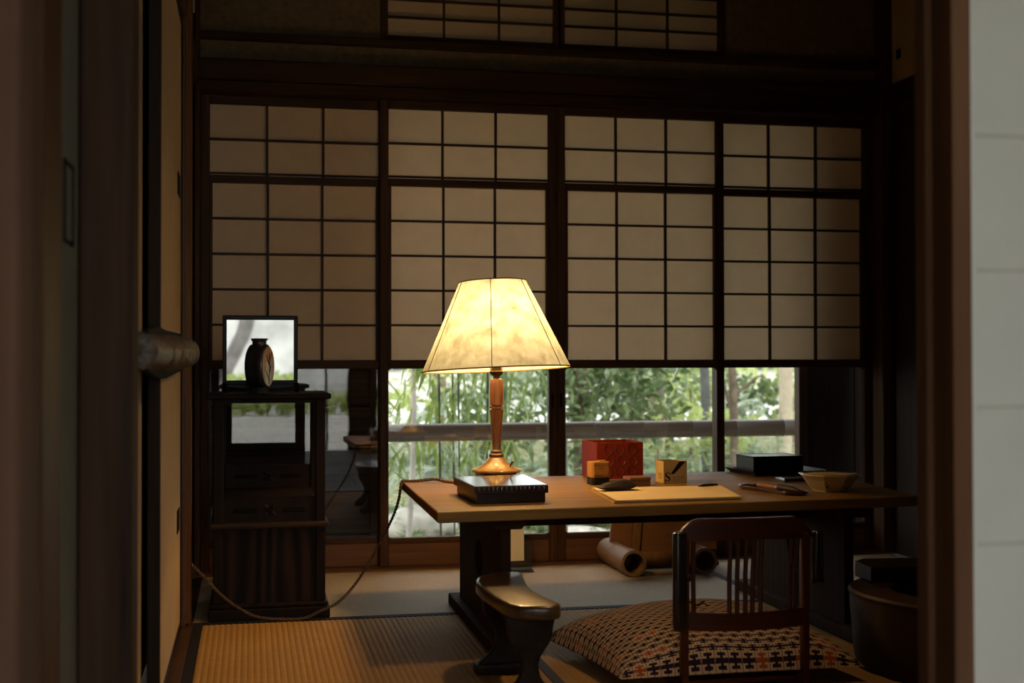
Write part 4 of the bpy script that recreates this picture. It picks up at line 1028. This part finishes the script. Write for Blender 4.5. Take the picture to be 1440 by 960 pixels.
# ================================================================== KYOSOKU, CHAIR, CUSHION, HIBACHI
ky = thing('armrest_stool', (0.62, 2.97, 0), 'dark lacquered curved armrest stool on carved legs before the desk', 'armrest')
KT = [(0.544, 3.087), (0.556, 3.145), (0.574, 3.181), (0.609, 3.214), (0.650, 3.222), (0.677, 3.215), (0.684, 3.190), (0.676, 3.135), (0.668, 3.079), (0.661, 3.015), (0.660, 2.948), (0.664, 2.900), (0.666, 2.863), (0.676, 2.815), (0.684, 2.778), (0.676, 2.752), (0.655, 2.742), (0.615, 2.748), (0.583, 2.757), (0.567, 2.785), (0.556, 2.835), (0.549, 2.900), (0.545, 2.960), (0.542, 3.020)]
MB().prism(KT[::-1], 0.208, 0.240, 'z', 0.011, None, 3).build('seat', 'stool_top', ky, True)
def kleg(y, nm):
    cx = 0.622
    half = [(0.054, 0.207), (0.056, 0.196), (0.052, 0.180), (0.050, 0.160), (0.044, 0.145), (0.032, 0.128), (0.022, 0.112), (0.018, 0.098), (0.0185, 0.085), (0.022, 0.070), (0.030, 0.056), (0.044, 0.044), (0.055, 0.034), (0.062, 0.028)]
    poly = [(cx - a, z) for a, z in half] + [(cx + a, z) for a, z in half[::-1]]
    MB().prism(poly, y - 0.015, y + 0.015, 'y', 0.003, None, 2).build('leg', 'stool', ky, True)
    MB().box(cx - 0.072, cx + 0.072, y - 0.026, y + 0.026, 0.0015, 0.028, 0.006, None, 2).build('foot', 'stool', ky, True)
kleg(2.825, 0); kleg(3.135, 1)
MB().box(0.608, 0.636, 2.84, 3.12, 0.150, 0.178, 0.004).build('stretcher', 'stool', ky)

ch = thing('floor_chair', (1.15, 2.85, 0), 'red-brown spindle-backed legless floor chair seen from behind', 'chair')
CY = 2.85
def arcY(x): return CY - 0.020 * (1 - ((x - 1.152) / 0.17) ** 2)
def rail_bar(z0f, z1f, nm, n=24, x0=0.996, x1=1.308, th=0.018):
    mb = MB(); bm = mb.bm; rg = []
    for i in range(n + 1):
        x = x0 + (x1 - x0) * i / n; y = arcY(x)
        rg.append([bm.verts.new(p) for p in ((x, y, z0f(x)), (x, y + th, z0f(x)), (x, y + th, z1f(x)), (x, y, z1f(x)))])
    for a, b in zip(rg, rg[1:]):
        for k in range(4): bm.faces.new((a[k], b[k], b[(k + 1) % 4], a[(k + 1) % 4]))
    bm.faces.new(rg[0]); bm.faces.new(rg[-1][::-1])
    bmesh.ops.recalc_face_normals(bm, faces=bm.faces[:])
    bmesh.ops.bevel(bm, geom=[e for e in bm.edges if len(e.link_faces) == 2 and e.calc_face_angle(0) > 0.9], offset=0.003, segments=2, affect='EDGES')
    return mb.build(nm, 'chair', ch, True)
def crest_top(x):
    q = abs(x - 1.154) / 0.168
    return 0.4105 - (0.040 * max(0, (q - 0.70) / 0.30) ** 2.0)
rail_bar(lambda x: 0.358 + 0.002 * math.cos((x - 1.154) * 18), crest_top, 'crest_rail', 30, 0.988, 1.322)
rail_bar(lambda x: 0.1495 - 0.004 * math.cos((x - 1.154) * 9), lambda x: 0.1925 - 0.006 * math.cos((x - 1.154) * 9), 'lower_rail', 24, 1.002, 1.302)
for x, x2 in ((1.009, 1.008), (1.0235, 1.023), (1.112, 1.108), (1.131, 1.127), (1.152, 1.147), (1.171, 1.165), (1.190, 1.186), (1.271, 1.263), (1.287, 1.279)):
    y = arcY(x) + 0.009
    MB().tube([(x2, y, 0.185), (x2 + (x - x2) * 0.5, y + 0.004, 0.275), (x, y, 0.365)], 0.0060, 8).build('spindle', 'chair', ch, True)
for x in (0.992, 1.296):
    MB().box(x, x + 0.017, CY - 0.008, CY + 0.016, 0.0015, 0.372, 0.004, None, 2).build('back_post', 'chair', ch, True)
MB().box(0.966, 0.997, CY - 0.034, CY - 0.006, 0.152, 0.384, 0.010, None, 3).build('folded_arm', 'chair_dark', ch, True)
MB().box(1.316, 1.340, CY - 0.030, CY - 0.006, 0.252, 0.376, 0.010, None, 3).build('folded_arm', 'chair_dark', ch, True)
for x, z in ((0.984, 0.275), (1.330, 0.258)):
    MB().tube([(x - 0.014, CY - 0.022, z), (x + 0.022 if x < 1.1 else x + 0.010, CY - 0.022, z)], 0.008, 12).build('hinge', 'chair_dark', ch, True)
for x in (0.993, 1.297):
    MB().box(x, x + 0.015, CY + 0.015, 3.34, 0.0015, 0.026, 0.003).build('seat_rail', 'chair', ch)
MB().box(1.008, 1.297, CY + 0.03, 3.34, 0.012, 0.022).build('seat_board', 'chair', ch)

cu = thing('floor_cushion', (1.10, 3.12, 0.02), 'large square kasuri-patterned floor cushion on the floor chair', 'cushion')
C4 = [Vector((0.850, 2.872)), Vector((1.470, 2.868)), Vector((1.440, 3.430)), Vector((0.775, 3.335))]
mb = MB(); bm = mb.bm
uvl = bm.loops.layers.uv.new('UVMap')
n = 40; grid = []
for sgn in (1, -1):
    gg = []
    for i in range(n + 1):
        row = []
        for j in range(n + 1):
            u, v = i / n, j / n
            a, b = 2 * u - 1, 2 * v - 1
            pin = 0.055 * (1 - b * b) * a * abs(a) ** 3 * -1.0, 0.055 * (1 - a * a) * b * abs(b) ** 3 * -1.0
            uu, vv = u + pin[0] * 0.35, v + pin[1] * 0.35
            p = (C4[0] * (1 - uu) + C4[1] * uu) * (1 - vv) + (C4[3] * (1 - uu) + C4[2] * uu) * vv
            e = (max(0.0, 1 - abs(a) ** 2.6) ** 0.5) * (max(0.0, 1 - abs(b) ** 2.6) ** 0.46)
            wr_ = 0.004 * math.sin(7 * a + 3 * b) * (1 - e) * e * 4
            if sgn > 0: z = 0.037 + 0.114 * e + wr_ - 0.012 * math.exp(-((a) ** 2 + b ** 2) / 0.02)
            else: z = 0.037 - 0.009 * min(1, e * 1.6)
            row.append(bm.verts.new((p.x, p.y, z)))
        gg.append(row)
    grid.append(gg)
for q, gg in enumerate(grid):
    for i in range(n):
        for j in range(n):
            ids = [(i, j), (i + 1, j), (i + 1, j + 1), (i, j + 1)]
            if q: ids = ids[::-1]
            f = bm.faces.new([gg[a][b] for a, b in ids])
            for lp_, (a, b) in zip(f.loops, ids): lp_[uvl].uv = (a / n, b / n)
bmesh.ops.remove_doubles(bm, verts=bm.verts[:], dist=0.0003)
cbody = mb.build('cushion_cover', 'kasuri', cu, True)
cc = (C4[0] + C4[1] + C4[2] + C4[3]) / 4
for k in range(4):
    a = 0.6 + k * math.pi / 2
    MB().tube([(cc.x, cc.y, 0.149), (cc.x + 0.014 * math.cos(a), cc.y + 0.014 * math.sin(a), 0.158), (cc.x + 0.028 * math.cos(a), cc.y + 0.028 * math.sin(a), 0.1565)], 0.0016, 6).build('center_tuft', 'ink_print', cu)

hb = thing('log_brazier', (1.765, 2.90, 0), 'round dark log brazier with a thick worn rim at right', 'brazier')
HX, HY, HR = 1.792, 2.960, 0.283
mb = MB(); bm = mb.bm; n = 64; rg = []
for z, k in ((0.0015, 0.94), (0.02, 0.965), (0.10, 0.985), (0.15, 1.0), (0.186, 1.0)):
    rg.append([bm.verts.new((HX + HR * k * (1 + 0.010 * math.sin(5 * a) + 0.006 * math.sin(13 * a)) * math.cos(a), HY + HR * k * (1 + 0.010 * math.sin(5 * a) + 0.006 * math.sin(13 * a)) * math.sin(a), z)) for a in [2 * math.pi * q / n for q in range(n)]])
for a, b in zip(rg, rg[1:]):
    for k in range(n): bm.faces.new((a[k], a[(k + 1) % n], b[(k + 1) % n], b[k]))
bm.faces.new(rg[0][::-1])
mb.build('log_body', 'hibachi', hb, True)
mb = MB(); bm = mb.bm; rg = []
for r, z in ((HR + 0.002, 0.182), (HR + 0.004, 0.190), (HR - 0.002, 0.196), (0.185, 0.196), (0.178, 0.190), (0.175, 0.09)):
    rg.append([bm.verts.new((HX + r * (1 + 0.010 * math.sin(5 * a)) * math.cos(a), HY + r * (1 + 0.010 * math.sin(5 * a)) * math.sin(a), z)) for a in [2 * math.pi * q / n for q in range(n)]])
for a, b in zip(rg, rg[1:]):
    for k in range(n): bm.faces.new((a[k], a[(k + 1) % n], b[(k + 1) % n], b[k]))
mb.build('rim', 'hibachi_rim', hb, True)
MB().lathe([(0.172, 0.09), (0.172, 0.185), (0.168, 0.185), (0.166, 0.10), (0.02, 0.10)], 48, (HX, HY, 0), None, False, True).build('copper_liner', 'copper', hb, True)
MB().lathe([(0.164, 0.12), (0.14, 0.128), (0.05, 0.135), (0.002, 0.136)], 40, (HX, HY, 0), None, False, False).build('ash_bed', 'ash', hb, True)
hs = thing('wooden_slab', (1.80, 3.15, 0.197), 'thick dark wooden slab laid across the back of the brazier', 'slab')
MB().prism([(1.60, 3.09), (2.0, 3.07), (2.01, 3.20), (1.65, 3.235), (1.61, 3.20)], 0.1975, 0.238, 'z', 0.004, None, 2).build('slab_body', 'hibachi', hs)

# things on the floor under the desk
st = thing('bamboo_sign_stand', (1.52, 4.6, 0), 'leaning wooden board on a bamboo-tube foot under the desk', 'stand')
for x, nm in ((1.358, 'l'), (1.628, 'r')):
    mb = MB(); bm = mb.bm; n = 28; rg = []
    prof = [(4.75, 0.047), (4.60, 0.0465), (4.592, 0.050), (4.584, 0.0465), (4.42, 0.0475), (4.412, 0.048), (4.412, 0.037), (4.56, 0.036)]
    for y, r in prof:
        rg.append([bm.verts.new((x + r * math.cos(2 * math.pi * k / n), y, 0.0495 + r * math.sin(2 * math.pi * k / n))) for k in range(n)])
    for a, b in zip(rg, rg[1:]):
        for k in range(n): bm.faces.new((a[k], a[(k + 1) % n], b[(k + 1) % n], b[k]))
    bm.faces.new(rg[0]); bm.faces.new(rg[-1])
    bmesh.ops.recalc_face_normals(bm, faces=bm.faces[:])
    tb = mb.build('bamboo_foot', 'bamboo_old', st, True)
    MB().lathe([(0.0375, 0.0), (0.047, 0.0)], 28, (0, 0, 0), Matrix.Translation((x, 4.4115, 0.0495)) @ Matrix.Rotation(math.pi / 2, 4, 'X'), False, False).build('cut_end', 'bamboo_in', tb)
MB().tube([(1.400, 4.53, 0.050), (1.585, 4.53, 0.050)], 0.024, 16).build('bamboo_crossbar', 'bamboo_old', st, True)
MB().tube([(1.36, 4.60, 0.0105), (1.75, 4.60, 0.0105)], 0.010, 10).build('rear_dowel', 'block', st, True)
LB = Matrix.Translation((0, 4.62, 0.06)) @ Matrix.Rotation(math.radians(-14), 4, 'X') @ Matrix.Translation((0, -4.62, -0.06))
MB().prism([(1.440, 0.060), (1.752, 0.060), (1.772, 0.33), (1.485, 0.33)], 4.62, 4.636, 'y', 0.0015, LB).build('board', 'tablet', st)
MB().prism([(1.412, 0.055), (1.440, 0.055), (1.487, 0.33), (1.462, 0.33)], 4.608, 4.650, 'y', 0.0015, LB).build('side_batten', 'bamboo_old', st)
MB().prism([(1.326, 0.022), (1.412, 0.022), (1.462, 0.33), (1.372, 0.33)], 4.648, 4.664, 'y', 0.004, LB, 2).build('side_wing', 'tablet', st)
ac = thing('acrylic_sign_holder', (0.97, 4.64, 0), 'clear acrylic holder with a white card behind the left trestle', 'sign holder')
MB().box(0.915, 1.030, 4.650, 4.653, 0.003, 0.30).build('back_plate', 'acrylic', ac)
MB().box(0.920, 1.002, 4.646, 4.648, 0.036, 0.29).build('card', 'grey_print', ac)
MB().box(0.915, 1.030, 4.595, 4.650, 0.0015, 0.0045).build('foot_plate', 'acrylic', ac)
MB().box(1.026, 1.030, 4.597, 4.648, 0.0048, 0.0075).build('foot_edge', 'chrome', ac)

# ================================================================== GARDEN
gd = setting('ground', (0, 0, 0), 'garden ground of moss and pale gravel')
mb = MB(); bm = mb.bm
ys = [4.93, 5.6, 7.0, 8.5, 10, 12, 14.5]; xs = [-3, -1, 0, 1, 2, 3, 4, 5, 6, 8, 12]
gv = [[bm.verts.new((x, y, -0.36 + max(0, (y - 8)) * 0.03 + 0.03 * math.sin(x * 2.1 + y) * (1 if y > 5 else 0))) for x in xs] for y in ys]
for i in range(len(ys) - 1):
    for j in range(len(xs) - 1): bm.faces.new((gv[i][j], gv[i][j + 1], gv[i + 1][j + 1], gv[i + 1][j]))
mb.build('mossy_ground', 'soil', gd, True)
MB().quad((-40, 14.4, -0.17), (60, 14.4, -0.17), (60, 90, -0.05), (-40, 90, -0.05)).build('gravel_yard', 'gravel', gd)
MB().quad((-30, -60, -0.36), (30, -60, -0.36), (30, -1.55, -0.36), (-30, -1.55, -0.36)).build('gravel_yard', 'gravel', gd)
MB().quad((-30, -1.55, -0.365), (-30, 14.5, -0.365), (-3, 14.5, -0.365), (-3, -1.55, -0.365)).quad((3.5, -1.55, -0.37), (30, -1.55, -0.37), (30, 14.5, -0.37), (3.5, 14.5, -0.37)).build('outer_ground', 'soil', gd)

fr = thing('bamboo_handrail', (1.5, 5.6, -0.35), 'thick weathered bamboo rail across the garden windows', 'rail')
x = -0.6; segs = []
while x < 3.6:
    L = random.uniform(0.20, 0.27); segs.append((x, min(x + L, 3.62))); x += L
pth, rad = [], []
for a, b in segs:
    for t, r in ((0.0, 0.0425), (0.03, 0.0400), (0.5, 0.0392), (0.97, 0.0398)):
        pth.append((a + (b - a) * t, 5.60, 0.4625 + 0.0012 * a)); rad.append(r)
MB().tube(pth, rad, 20).build('rail_pole', 'rail', fr, True)
for x in (-0.4, 1.385, 3.5):
    MB().tube([(x, 5.64, -0.40), (x, 5.64, 0.43)], 0.035, 12).build('rail_post', 'rail', fr, True)

def rnd_dir(zb=0.0):
    while True:
        v = Vector((random.uniform(-1, 1), random.uniform(-1, 1), random.uniform(-1, 1)))
        if 0.05 < v.length < 1: break
    v.normalize(); v.z += zb
    return v.normalized()

def bamboo(x, y, h, lean, culms, label, nl, gname):
    o = thing('bamboo_plant', (x, y, -0.36), label, 'bamboo', gname)
    tops = []
    for k, (dx, r, g) in enumerate(culms):
        p = [(x + dx + lean * t, y + 0.03 * math.sin(k), -0.40 + h * t) for t in [i / 14 for i in range(15)]]
        MB().tube(p, [r * (1.25 if i % 3 == 0 else 1.0) for i in range(15)], 8).build('culm', g, o, True)
        tops.append((x + dx, r))
    base = MB(); base.leaf(Vector((0, 0, 0)), Vector((1, 0, -0.35)), Vector((0, 0, 1)), 0.17, 0.021, 0.30)
    proto = base.build('leaf', 'leaf_bamboo')
    proto.parent = o
    proto.location = (0, 0, h * 0.6)
    for k in range(nl):
        dx, r = tops[k % len(tops)][0] - x, 0
        z = random.uniform(0.62, 1.20)
        c = share(proto, 'leaf', (dx + random.uniform(-0.16, 0.16), random.uniform(-0.25, 0.1), z), o)
        c.rotation_euler = (random.uniform(-0.5, 0.5), random.uniform(0.1, 1.0), random.uniform(0, 6.28))
        s = random.uniform(0.7, 1.25); c.scale = (s, s * random.uniform(0.7, 1.2), s)
    return o
bamboo(0.98, 6.45, 2.4, -0.03, [(-0.02, 0.0058, 'culm'), (0.055, 0.0045, 'culm'), (0.085, 0.0045, 'culm')], 'slender black bamboo left of the lamp stem', 64, 'bamboo in the garden')
bamboo(1.33, 6.9, 2.4, 0.02, [(0.0, 0.012, 'culm_green'), (0.05, 0.011, 'culm_green'), (-0.05, 0.006, 'culm')], 'green bamboo stems right behind the lamp stem', 66, 'bamboo in the garden')
bamboo(0.66, 6.2, 2.3, 0.05, [(-0.06, 0.006, 'culm')], 'drooping bamboo leaves in the left corner of the lamp window', 50, 'bamboo in the garden')

def shrub(x, y, z0, rx, rz, n, L, w, leaf, label, cat='shrub', name='leafy_shrub', trunk=None, tr=0.02, hang=0.25, grp=None):
    o = thing(name, (x, y, z0), label, cat, grp)
    mb = MB(); c = Vector((x, y, z0 + rz))
    for k in range(n):
        v = rnd_dir(); r = random.random() ** 0.45
        p = c + Vector((v.x * rx * r, v.y * rx * 0.7 * r, v.z * rz * r))
        d = rnd_dir(0.1); mb.leaf(p, d, rnd_dir(0.8), L * random.uniform(0.6, 1.3), w * random.uniform(0.7, 1.2), hang, 2)
    f = mb.build('foliage', leaf, o); f['kind'] = 'stuff'
    if trunk:
        MB().tube([(x, y, min(z0 - 0.3, -0.34)), (x + 0.02, y, z0 + rz * 0.6), (x - 0.01, y, z0 + rz * 1.5)], [tr * 1.15, tr, tr * 0.7], 9).build('stem', trunk, o, True)
    return o
def tree(x, y, h, r, mat, label, lean=0.0, branches=(), fol=None):
    o = thing('garden_tree', (x, y, -0.36), label, 'tree')
    MB().tube([(x + lean * t + 0.03 * math.sin(5 * t), y, -0.45 + h * t) for t in [k / 8 for k in range(9)]], [r * (1.2 - 0.4 * k / 8) for k in range(9)], 14).build('trunk', mat, o, True)
    for b in branches: MB().tube(smooth_path(b, 5), [0.017 * (1 - 0.5 * i / (5 * (len(b) - 1))) for i in range(5 * (len(b) - 1) + 1)], 8).build('branch', mat, o, True)
    if fol:
        cx, cz, rx, rz, n, L, w, lm_ = fol
        mb = MB()
        for k in range(n):
            v = rnd_dir(); q = random.random() ** 0.4
            mb.leaf(Vector((cx + v.x * rx * q, y + v.y * rx * 0.6 * q, cz + v.z * rz * q)), rnd_dir(-0.2), rnd_dir(0.8), L * random.uniform(0.6, 1.3), w, 0.2, 2)
        f = mb.build('foliage', lm_, o); f['kind'] = 'stuff'
    return o
def gz(y): return -0.36 + max(0, y - 8) * 0.03
def undergrowth(r0, r1, cnt, mats, label, ymin=8.1, ymax=12.5):
    mbs = {m: MB() for m in mats}
    for c in range(cnt):
        y = ymin + (ymax - ymin) * random.random() ** 1.3
        x = y * random.uniform(r0, r1); m = random.choice(mats); mb = mbs[m]
        n = random.randint(16, 34); L0 = random.uniform(0.26, 0.48) * (0.72 if r1 < 0.3 else 1.0) * (0.8 + y * 0.03); w = random.uniform(0.014, 0.034)
        broad = random.random() < 0.35
        for k in range(n):
            a = random.uniform(0, 6.28); u = random.uniform(0.35, 1.0)
            d = Vector((math.cos(a) * (1 - u * 0.5), math.sin(a) * (1 - u * 0.5), u))
            if broad:
                h = L0 * random.uniform(0.3, 1.0)
                mb.leaf(Vector((x + 0.25 * d.x * random.random(), y + 0.25 * d.y * random.random(), gz(y) + h)), Vector((d.x, d.y, 0.2)), Vector((0, 0, 1)), L0 * 0.35, w * 1.9, 0.3, 2)
            else:
                mb.leaf(Vector((x + random.uniform(-0.06, 0.06), y + random.uniform(-0.06, 0.06), gz(y) - 0.02)), d, Vector((-math.sin(a), math.cos(a), 0.3)).cross(d), L0 * random.uniform(0.6, 1.2), w * random.uniform(0.7, 1.3), random.uniform(0.2, 0.65), 3)
    return mbs
out = bmesh.new(); UM = ['leaf_strap', 'leaf_grey', 'leaf_mid']
for a, b, c, ms in ((0.095, 0.243, 70, ['leaf_grey', 'leaf_strap', 'leaf_mid']), (0.243, 0.385, 85, ['leaf_strap', 'leaf_grey', 'leaf_mid']), (0.385, 0.475, 70, ['leaf_strap', 'leaf_grey'])):
    for m, mb in undergrowth(a, b, c, ms, '').items():
        for f in mb.bm.faces: f.material_index = UM.index(m)
        tmp = bpy.data.meshes.new('tmp'); mb.bm.to_mesh(tmp); mb.bm.free(); out.from_mesh(tmp); bpy.data.meshes.remove(tmp)
ume = bpy.data.meshes.new('undergrowth'); out.to_mesh(ume); out.free()
for m in UM: ume.materials.append(M[m])
ug = bpy.data.objects.new('undergrowth', ume); COL.objects.link(ug)
tag(ug, 'thick green and grey-green undergrowth of arching leaves below the bamboo rail', 'undergrowth', None, 'stuff')

# window 2 : light undergrowth
tree(0.92, 7.6, 2.6, 0.015, 'trunk_grey', 'slim pale grey trunk in the left edge of the lamp window', 0.04)
shrub(1.12, 8.2, -0.05, 0.34, 0.26, 260, 0.15, 0.035, 'leaf_grey', 'grey-green shrub at rail height in lamp window', name='grey_shrub', grp=None)
shrub(1.75, 9.6, 0.0, 0.50, 0.34, 300, 0.13, 0.05, 'leaf_mid', 'mid-green shrub far behind the lamp stem', grp=None)
shrub(1.55, 12.5, 0.05, 0.75, 0.36, 230, 0.12, 0.055, 'leaf_lime', 'pale lime shrub in the distance behind the bamboo', grp=None)
shrub(2.75, 13.5, 0.05, 0.45, 0.30, 130, 0.12, 0.05, 'leaf_grey', 'pale shrub in the distance right of the lamp', grp=None)
# window 3 : dense evergreen
for x, y, z, rx, rz, n, L, w, m, lab in [
        (2.25, 8.6, 0.02, 0.45, 0.48, 620, 0.085, 0.040, 'leaf_mid', 'dense small-leaved evergreen at left of the middle window'),
        (2.80, 9.2, 0.05, 0.50, 0.48, 700, 0.085, 0.040, 'leaf_mid', 'dense small-leaved evergreen around the brown trunk'),
        (2.50, 8.8, 0.40, 0.55, 0.30, 420, 0.085, 0.042, 'leaf_dark', 'darker evergreen crown at the top of the middle window'),
        (3.35, 10.0, 0.0, 0.34, 0.28, 150, 0.09, 0.045, 'leaf_lime', 'bright lime shrub in the right half of the middle window'),
        (3.60, 11.0, 0.55, 0.5, 0.28, 120, 0.10, 0.05, 'leaf_grey', 'airy pale crown at upper right of the middle window'),
        (4.10, 11.5, 0.10, 0.28, 0.30, 220, 0.09, 0.045, 'leaf_lime', 'lime shrub right of the dark post')]:
    shrub(x, y, z, rx, rz, n, L, w, m, lab, trunk='trunk', tr=0.018)
tree(2.28, 8.7, 2.4, 0.055, 'trunk', 'left brown trunk inside the evergreen', -0.03)
tree(2.86, 9.5, 2.4, 0.075, 'trunk', 'broad brown trunk in the middle window', 0.05)
tree(3.93, 10.7, 2.4, 0.042, 'stone_dark', 'slim dark grey post-like trunk near the right of middle window', 0.0)
for x, y, h, lm_, lab in ((0.6, 14.0, 3.6, 'leaf_mid', 'tall garden tree behind the leftmost windows, crown above the view'), (2.6, 18.0, 4.2, 'leaf_mid', 'tall garden tree behind the lamp window, crown above the view'), (4.6, 14.2, 3.8, 'leaf_dark', 'tall dark garden tree behind the middle window, crown above the view'), (7.6, 16.5, 3.6, 'leaf_mid', 'tall garden tree behind the right window, crown above the view')):
    tree(x, y, h, 0.09, 'trunk', lab, 0.1, (), (x, 2.75, 1.55, 1.45, 700, 0.30, 0.14, lm_))
# window 4
tree(4.72, 10.8, 2.6, 0.060, 'trunk_pale', 'thick pale beige trunk in the right window', 0.05)
tree(3.73, 9.5, 2.4, 0.032, 'trunk', 'dark forked trunk at the left edge of the right window', -0.03,
     [[(3.715, 9.5, 0.43), (3.79, 9.5, 0.525), (3.86, 9.48, 0.585), (3.92, 9.46, 0.64), (3.985, 9.46, 0.66)], [(3.72, 9.5, 0.40), (3.68, 9.5, 0.55), (3.62, 9.5, 0.75)]])
for x, y, z, rx, rz, n, L, w, m, lab in [
        (4.80, 12.0, 0.22, 0.50, 0.22, 520, 0.09, 0.045, 'leaf_mid', 'rounded green shrub left of the pale trunk'),
        (4.20, 12.5, 0.50, 0.70, 0.30, 230, 0.10, 0.05, 'leaf_lime', 'yellow-green crown at the top of the right window'),
        (5.35, 12.0, 0.0, 0.35, 0.45, 320, 0.09, 0.045, 'leaf_lime', 'yellow-green shrub right of the pale trunk'),
        (3.95, 10.3, -0.05, 0.30, 0.22, 220, 0.12, 0.04, 'leaf_lime', 'low lime shrub at the left of the right window'),
        (4.35, 10.9, -0.05, 0.28, 0.30, 200, 0.10, 0.04, 'leaf_grey', 'pale airy shrub at the middle of the right window'),
        (5.6, 16.0, 0.25, 0.9, 0.4, 420, 0.12, 0.06, 'leaf_mid', 'distant green shrub behind the pale trunk')]:
    shrub(x, y, z, rx, rz, n, L, w, m, lab, trunk='trunk', tr=0.02)
ln = thing('stone_lantern_post', (4.45, 11.3, gz(11.3)), 'short brown garden post with a dark cap in the right window', 'post')
MB().lathe([(0.06, -0.02), (0.055, 0.52)], 14, (4.45, 11.3, gz(11.3))).build('shaft', 'trunk', ln, True)
MB().box(4.36, 4.54, 11.21, 11.39, gz(11.3) + 0.52, gz(11.3) + 0.58, 0.01).build('cap', 'stone_dark', ln)

# stones near the windows, seen under the desk
sk = [(0.86, 7.35, 0.22, 0.08, 'stone', 'large flat pale stone in the lower left of the lamp window'), (1.30, 7.55, 0.20, 0.07, 'stone', 'flat pale stone below the desk edge'), (1.72, 7.6, 0.16, 0.06, 'stone', 'flat pale stone behind the acrylic holder'),
      (2.05, 7.9, 0.22, 0.06, 'stone', 'flat pale stone under the left end of the middle window'), (2.42, 7.9, 0.18, 0.06, 'stone', 'flat pale stone left of the bamboo stand'), (1.10, 8.3, 0.24, 0.14, 'stone', 'rounded grey boulder behind the desk corner'), (3.15, 8.0, 0.18, 0.07, 'stone', 'flat pale stone glimpsed above the chair back'),
      (1.62, 10.4, 0.22, 0.20, 'stone_dark', 'dark boulder left of the lamp stem below the rail'), (2.20, 8.5, 0.18, 0.13, 'stone', 'grey boulder behind the middle window'), (2.60, 8.6, 0.16, 0.12, 'stone', 'grey boulder left of the red case')]
for x, y, r, h, m, lab in sk:
    s = MB().blob((x, y, gz(y) + h * 0.35), (r, r * 0.7, h), 3, 0.05).build('garden_stone', m, None, True)
    tag(s, lab, 'stone')
# far white plaster wall with dark eaves line, and hedge
fw_ = thing('far_garden_wall', (6, 26, -0.15), 'long white wall far behind the garden', 'wall')
MB().box(-8, 22, 26, 26.3, -0.2, 0.55).build('wall_face', 'gravel', fw_)
MB().box(-8, 22, 25.9, 26.4, 0.55, 0.66).build('wall_cap', 'stone_dark', fw_)
shrub(4.2, 21, 0.0, 1.6, 0.45, 500, 0.16, 0.08, 'leaf_mid', 'far round hedge before the white wall', name='clipped_hedge', cat='hedge')
shrub(9.0, 24, 0.1, 2.2, 0.55, 500, 0.18, 0.09, 'leaf_lime', 'far bright hedge at right before the white wall', name='clipped_hedge', cat='hedge')

# front garden behind the camera (seen in the mirror and the dark glass)
bw = thing('front_garden_wall', (0.6, -7.2, -0.36), 'mottled pale plaster wall across the front garden', 'wall')
MB().box(-7, 8, -7.5, -7.2, -0.36, 2.1).build('wall_face', 'wallwhite', bw)
MB().box(-7, 8, -7.6, -7.05, 2.1, 2.25).build('wall_cap', 'stone_dark', bw)
rw = thing('stone_bank', (0.8, -5.2, -0.36), 'low pale stone bank carrying the front garden hedge', 'wall')
MB().box(-5, 7, -5.5, -4.95, -0.37, 0.15, 0.02).build('bank_face', 'gravel', rw)
hg = thing('low_hedge', (0.8, -5.2, -0.36), 'long low clipped hedge of the front garden before its pale wall', 'hedge')
mb = MB()
for k in range(2600):
    mb.leaf(Vector((random.uniform(-2.2, 3.8), -5.2 + random.uniform(-0.25, 0.25), random.uniform(0.20, 0.40))), rnd_dir(0.1), rnd_dir(0.8), random.uniform(0.06, 0.12), 0.05, 0.2, 2)
f = mb.build('foliage', 'leaf_lime', hg); f['kind'] = 'stuff'
tt = thing('forked_tree', (-0.55, -6.3, -0.36), 'pale grey forked trunk in the front garden, reflected in the mirror', 'tree')
MB().tube(smooth_path([(-0.34, -6.3, -0.45), (-0.30, -6.3, 0.30), (-0.16, -6.3, 0.65), (-0.02, -6.3, 1.1), (0.06, -6.3, 2.6)], 5), 0.085, 12).build('trunk', 'trunk_front', tt, True)
MB().tube(smooth_path([(-0.28, -6.3, 0.40), (-0.36, -6.28, 0.7), (-0.50, -6.25, 1.2), (-0.48, -6.2, 2.2)], 5), 0.06, 12).build('branch', 'trunk_front', tt, True)
